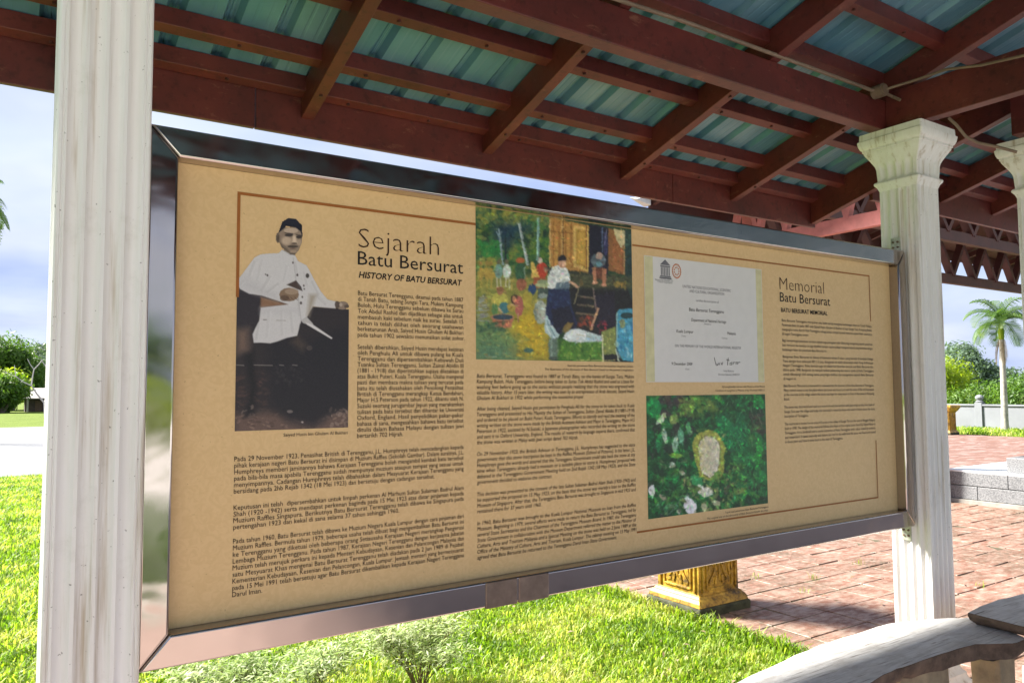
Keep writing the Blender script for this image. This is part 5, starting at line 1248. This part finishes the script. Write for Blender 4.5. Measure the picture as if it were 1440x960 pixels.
def make_palm(name, label, loc, h, fl, seed, nf=19, dry=2):
    rr = random.Random(seed); root = thing(name, label, 'palm tree', loc)
    b = MB(); pts = []; rad = []
    for k in range(15):
        a = k / 14; pts.append((0.10 * math.sin(a * 2.2) * h * 0.12, 0, h * a)); rad.append((0.115 - 0.035 * a) * (1.35 if k == 0 else 1) * (1 + 0.05 * (k % 2)))
    b.tube(pts, rad, 12); b.build('trunk', PALMBARK, root, smooth=True)
    top = Vector(pts[-1]); b = MB(); b.tube([top, top + Vector((0, 0, 0.22 * fl)), top + Vector((0, 0, 0.5 * fl))], [0.085, 0.10, 0.03], 10); b.build('crownshaft', LEAF_LIME, root, smooth=True)
    for k in range(nf + dry):
        isdry = k >= nf
        az = k * 2.399 + rr.uniform(-.25, .25); el = R(rr.uniform(10, 80)) if not isdry else R(rr.uniform(-75, -50))
        L = fl * rr.uniform(0.85, 1.1) * (0.7 if isdry else 1); n = 16; P = top + Vector((0, 0, 0.42 * fl if not isdry else 0.1 * fl)); d = Vector((math.cos(az) * math.cos(el), math.sin(az) * math.cos(el), math.sin(el)))
        rach = [P.copy()]
        for q in range(n):
            d = (d + Vector((0, 0, -0.135 - 0.03 * q / n))).normalized(); P = P + d * (L / n); rach.append(P.copy())
        fb = MB(); fb.tube(rach, [0.016 * (1 - 0.8 * i / n) * fl for i in range(n + 1)], 4)
        for q in range(2, n + 1):
            for half in (0.0, 0.5):
                if q == n and half: continue
                base = rach[q].lerp(rach[min(q + 1, n)], half); dd = (rach[min(q + 1, n)] - rach[q - 1]).normalized(); sd_ = dd.cross(Vector((0, 0, 1)))
                if sd_.length < 1e-3: sd_ = Vector((1, 0, 0))
                sd_.normalize(); up = sd_.cross(dd)
                ll = fl * (0.16 if isdry else 0.40) * math.sin(math.pi * (0.16 + 0.78 * q / n)) * rr.uniform(0.85, 1.1)
                for s_2 in (-1, 1):
                    e1 = base + (sd_ * s_2 * 0.75 + dd * 0.45 + up * 0.30).normalized() * ll * 0.55
                    e2 = e1 + (sd_ * s_2 * 0.55 + dd * 0.5 - Vector((0, 0, 0.75))).normalized() * ll * 0.5
                    w = dd * 0.0085 * fl
                    fb.add([base - w, base + w, e1 + w, e1 - w, e2], [(0, 1, 2, 3), (3, 2, 4)])
        me = bpy.data.meshes.new('frond'); me.from_pydata(fb.v, [], fb.f); me.materials.append(LEAF_DRY if isdry else LEAF_PALM); me.update()
        link('frond', me, root)
    return root
make_palm('palm_tree', 'small coconut palm with drooping green fronds standing before the white wall', (29.55, 13.15, 0), 3.25, 1.38, 5)
pl = at_y(-62, 300, 30); make_palm('palm_tree', 'palm whose frond tips enter at the upper left picture edge', (pl.x, 30, 0), pl.z - 0.6, 1.9, 8)

# left background
for k, (px, Y, h, r_, mt, nm) in enumerate(((-30, 84, 7.4, 4.2, LEAF_MID, 'tall green tree at the left picture edge above the lawn'), (18, 82, 5.7, 3.0, LEAF_MID, 'round mid green tree left of the shed roof'), (50, 92, 6.4, 3.6, LEAF_DARK, 'dark green tree behind the small shed'), (95, 88, 7.0, 3.8, LEAF_DARK, 'dark tree hidden behind the nearest column beside the shed'))):
    q = at_y(px, 560, Y); make_tree('broadleaf_tree', nm, 'tree', (q.x, Y, 0), h, r_, mt, 11000, 0.17, 50 + k, trunk_h=0.2, squash=0.9)
q = at_y(28, 560, 66); make_bush('bush', 'lime leaved bush in front of the shed by the far lawn', 'bush', (q.x - 0.9, 73.5, 0), 2.3, 1.6, 4.3, LEAF_LIME, 1500, 0.20, 61)
make_bush('bush', 'dense green bush beside the shed at the far edge of the lawn', 'bush', (q.x - 1.2, 71.5, 0), 2.2, 1.8, 3.0, LEAF_MID, 4200, 0.17, 62)
shed = thing('shed', 'low dark wooden shed with pale tin roof beyond the road', 'shed', (4.2, 74, 0))
for (x0, x1, y0, y1, z0, z1, nm, mt) in ((-2.9, 3.4, 0, 4.0, 0, 1.15, 'wall', SHEDWOOD),):
    b = MB(); b.box(x0, x1, y0, y1, z0, z1); b.build(nm, mt, shed)
b = MB(); b.add([(-3.3, -0.6, 1.12), (3.8, -0.6, 1.12), (3.8, 2.0, 1.95), (-3.3, 2.0, 1.95), (3.8, 4.6, 1.12), (-3.3, 4.6, 1.12), (-3.3, -0.6, 1.06), (3.8, -0.6, 1.06), (3.8, 4.6, 1.06), (-3.3, 4.6, 1.06)],
                [(0, 1, 2, 3), (3, 2, 4, 5), (0, 6, 7, 1), (5, 4, 8, 9), (1, 7, 8, 4, 2), (0, 3, 5, 9, 6), (6, 9, 8, 7)]); b.build('roof', ROOFTIN, shed)
for x in (-2.8, -1.5, 0.0): b = MB(); b.box(x, x + 0.14, -0.5, -0.36, 0, 1.08); b.build('post', PALEBARK, shed)
b = MB(); b.box(-2.2, -1.7, -0.03, -0.004, 0.05, 0.9); b.build('door', BENCHEDGE, shed)
# bare pale-branched tree beside the column
fr = thing('bare_tree', 'bare pale branched small tree just left of the nearest column', 'tree', (at_y(66, 600, 40).x, 40, 0))
b = MB(); rr = random.Random(4)
def twig(p0, d, L, r0, depth):
    p1 = p0 + d * L * 0.5 + Vector((rr.uniform(-.05, .05), 0, rr.uniform(-.02, .05))) * L; p2 = p1 + (d + Vector((0, 0, 0.3))).normalized() * L * 0.5
    b.tube([p0, p1, p2], [r0, r0 * .85, r0 * .7], 6)
    if depth:
        for s_ in (-1, 1):
            nd = (d + Vector((s_ * rr.uniform(.5, .9), rr.uniform(-.4, .4), rr.uniform(-.1, .3)))).normalized(); twig(p2, nd, L * 0.78, r0 * 0.7, depth - 1)
twig(Vector((0, 0, 0)), Vector((-0.1, 0, 1)), 1.15, 0.06, 3)
b.build('branches', PALEBARK, fr, smooth=True)

# greenery on the open side behind the viewer (it shows in the polished frame)
hd = thing('hedge', 'clipped dark green hedge mirrored in the left steel frame rail', 'hedge', (0.72, -2.5, 0))
cl = [(x, 0, 0.42, 0.34, 0.30, 0.42) for x in np.arange(-0.6, 0.7, 0.3)]
link('foliage', leaf_cloud('foliage', LEAF_MID, cl, 4500, 0.035, 71), hd)
make_bush('bush', 'bright yellow green bush mirrored in the left steel frame rail', 'bush', (2.6, -19.5, 0), 2.4, 1.8, 2.2, LEAF_LIME, 4200, 0.09, 72)
make_tree('broadleaf_tree', 'round green tree mirrored in the left steel frame rail', 'tree', (4.0, -34, 0), 5.6, 3.4, LEAF_MID, 4200, 0.22, 73, trunk_h=0.3)

# ------------------------------------------------------------------ lawn plants
def herb(label, loc, h, spread, seed, nstem=9, nleaf=60, size=0.018):
    rr = random.Random(seed); g_ = np.random.default_rng(seed); root = thing('feathery_herb', label, 'plant', loc, 0, 'pale feathery plants in the lawn')
    b = MB(); Vs = []
    for k in range(nstem):
        a = rr.uniform(0, 2 * math.pi); q = spread * math.sqrt(rr.uniform(0.02, 1)); tip = Vector((q * math.cos(a), q * math.sin(a), h * rr.uniform(0.62, 1.0)))
        mid = Vector((tip.x * 0.35, tip.y * 0.35, tip.z * 0.5)); b.tube([(rr.uniform(-.02, .02), rr.uniform(-.02, .02), 0), mid, tip], [0.0035, 0.0028, 0.0014], 5)
        subs = [tip]
        for s_ in range(3):
            t2 = mid.lerp(tip, rr.uniform(0.1, 0.8)) + Vector((rr.uniform(-1, 1), rr.uniform(-1, 1), rr.uniform(0.2, 0.9))) * h * 0.2; b.tube([mid.lerp(tip, 0.2), t2], [0.002, 0.001], 4); subs.append(t2)
        for c in subs:
            n = nleaf; P = np.array(c) + g_.normal(size=(n, 3)) * np.array([0.055, 0.055, 0.022]); d = g_.normal(size=(n, 3)) * np.array([1, 1, 0.35]); d /= np.linalg.norm(d, axis=1, keepdims=True)
            sd_ = np.cross(d, np.array([0, 0, 1.0]) + g_.normal(size=(n, 3)) * 0.3); sd_ /= np.linalg.norm(sd_, axis=1, keepdims=True); L = size * g_.uniform(.6, 1.5, n)[:, None]
            V = np.stack([P - d * L, P - sd_ * L * 0.22, P + d * L, P + sd_ * L * 0.22], 1); V[:, 2, 2] -= L[:, 0] * 0.4; Vs.append(V)
    b.build('stems', STEM, root); link('foliage', quads('foliage', np.concatenate(Vs), LEAF_PALE), root)
herb('pale feathery shrub with thin brown stems at the bottom centre of the lawn', (1.86, 3.72, 0), 0.40, 0.30, 101, 24, 46)
herb('low pale feathery plant just right of the nearest column base', (0.98, 4.02, 0), 0.24, 0.34, 102, 22, 46)
herb('small pale feathery plant between the two larger feathery plants', (1.36, 3.95, 0), 0.28, 0.24, 103, 14, 30)
# brown stone under the board
rk = thing('stone', 'small brown stone lying in the grass below the middle of the board', 'stone', (3.62, 5.08, 0))
bm = bmesh.new(); bmesh.ops.create_icosphere(bm, subdivisions=3, radius=1)
from mathutils import noise as mnoise
for v in bm.verts:
    q = mnoise.noise(v.co * 1.7) * 0.28 + mnoise.noise(v.co * 5) * 0.08; v.co = Vector((v.co.x * 0.15, v.co.y * 0.12, max(v.co.z, -0.5) * 0.09 + 0.035)) * (1 + q)
me = bpy.data.meshes.new('rock'); bm.to_mesh(me); bm.free(); me.materials.append(ROCKM); link('rock', me, rk)

# ------------------------------------------------------------------ grass
def blades(n, sampler, h0, h1, w0, w1, seed):
    g_ = np.random.default_rng(seed); P = sampler(g_, n); n = len(P)
    az = g_.uniform(0, 2 * np.pi, n); lean = g_.uniform(0.15, 1.15, n); h = g_.uniform(h0, h1, n) * g_.uniform(0.7, 1.15, n); w = g_.uniform(w0, w1, n)
    dx, dy = np.cos(az), np.sin(az); sx, sy = -dy, dx
    def pt(t, up, out, wd):
        z = h * up; x = P[:, 0] + dx * h * out * lean; y = P[:, 1] + dy * h * out * lean
        return np.stack([x - sx * w * wd, y - sy * w * wd, z], 1), np.stack([x + sx * w * wd, y + sy * w * wd, z], 1)
    a0, a1 = pt(0, -0.05, 0, 0.7); b0, b1 = pt(0.5, 0.62, 0.28, 1.0); c0, c1 = pt(1, 0.92, 0.95, 0.10)
    return np.stack([a0, a1, b0, b1, c0, c1], 1)
def near_s(g_, n):
    x = g_.uniform(-0.2, 4.0, n); y = 2.40 + 4.2 * g_.uniform(0, 1, n) ** 0.9; return np.stack([x, y], 1)
def wide_s(g_, n):
    x = g_.uniform(-3.0, 4.0, n); y = 2.4 + 15 * g_.uniform(0, 1, n) ** 1.1; x = np.where(y > 6, g_.uniform(-1.6, 3.2, n), x); return np.stack([x, y], 1)
def strip_s(g_, n):
    x = g_.uniform(-0.6, 1.1, n); y = 4.6 + 12.6 * g_.uniform(0, 1, n) ** 0.8; return np.stack([x, y], 1)
def edge_s(g_, n):
    return np.stack([4.0 + g_.normal(0, 0.035, n), g_.uniform(2.5, 7, n)], 1)
def clump_s(g_, n):
    c = g_.uniform([-.2, 2.6], [3.9, 6.2], (160, 2)); k = g_.integers(0, 160, n); return c[k] + g_.normal(0, 0.05, (n, 2))
V = np.concatenate([blades(95000, near_s, 0.014, 0.042, 0.0018, 0.0045, 1), blades(30000, near_s, 0.014, 0.03, 0.004, 0.009, 6), blades(7000, clump_s, 0.04, 0.085, 0.0025, 0.006, 5), blades(26000, wide_s, 0.03, 0.08, 0.003, 0.006, 2), blades(40000, strip_s, 0.03, 0.08, 0.003, 0.007, 3), blades(3500, edge_s, 0.04, 0.09, 0.003, 0.006, 4)])
gr = link('grass', quads('grass', V, GRASS)); kind(gr, 'stuff'); gr['label'] = 'bright green carpet grass covering the lawn'; gr['category'] = 'grass'
def verge_s(g_, n): return np.stack([g_.uniform(26.5, 30.4, n), g_.uniform(4, 20, n)], 1)
g2 = link('grass', quads('grass', blades(9000, verge_s, 0.08, 0.16, 0.010, 0.02, 9), GRASS)); kind(g2, 'stuff'); g2['label'] = 'strip of bright grass at the foot of the white boundary wall'; g2['category'] = 'grass'

def joint_s(g_, n):
    k = g_.integers(0, 60, n) // 3 * 3; c = np.stack([4.0 + TS * g_.integers(0, 9, 60), 2.2 + g_.uniform(0, 3.5, 60)], 1); c2 = np.stack([4.0 + g_.uniform(0, 3, 60), 1.0 + TS * g_.integers(4, 16, 60)], 1)
    c = np.where((np.arange(60) % 2 == 0)[:, None], c, c2); return c[k] + g_.normal(0, 0.02, (n, 2))
g3 = link('grass', quads('grass', blades(330, joint_s, 0.025, 0.08, 0.0010, 0.0022, 12) + np.array([0, 0, 0.012]), GRASS)); kind(g3, 'stuff'); g3['label'] = 'thin weeds sprouting from the paving joints'; g3['category'] = 'weeds'
g_ = np.random.default_rng(77); n = 170
P = np.concatenate([np.stack([g_.uniform(0.2, 4.0, 110), g_.uniform(2.6, 6, 110), g_.uniform(0.03, 0.06, 110)], 1), np.stack([g_.uniform(4.0, 9, 60), g_.uniform(2, 6, 60), np.full(60, 0.03)], 1)])
d = g_.normal(size=(n, 3)) * np.array([1, 1, 0.25]); d /= np.linalg.norm(d, axis=1, keepdims=True); sd2 = np.cross(d, [0, 0, 1.0]); L = g_.uniform(0.012, 0.030, n)[:, None]
lv = link('fallen_leaves', quads('fallen_leaves', np.stack([P - d * L, P - sd2 * L * 0.45 + np.array([0, 0, 0.006]), P + d * L, P + sd2 * L * 0.45 + np.array([0, 0, 0.004])], 1), LEAF_DRY)); kind(lv, 'stuff'); lv['label'] = 'dry brown leaves scattered on grass and paving'; lv['category'] = 'leaves'
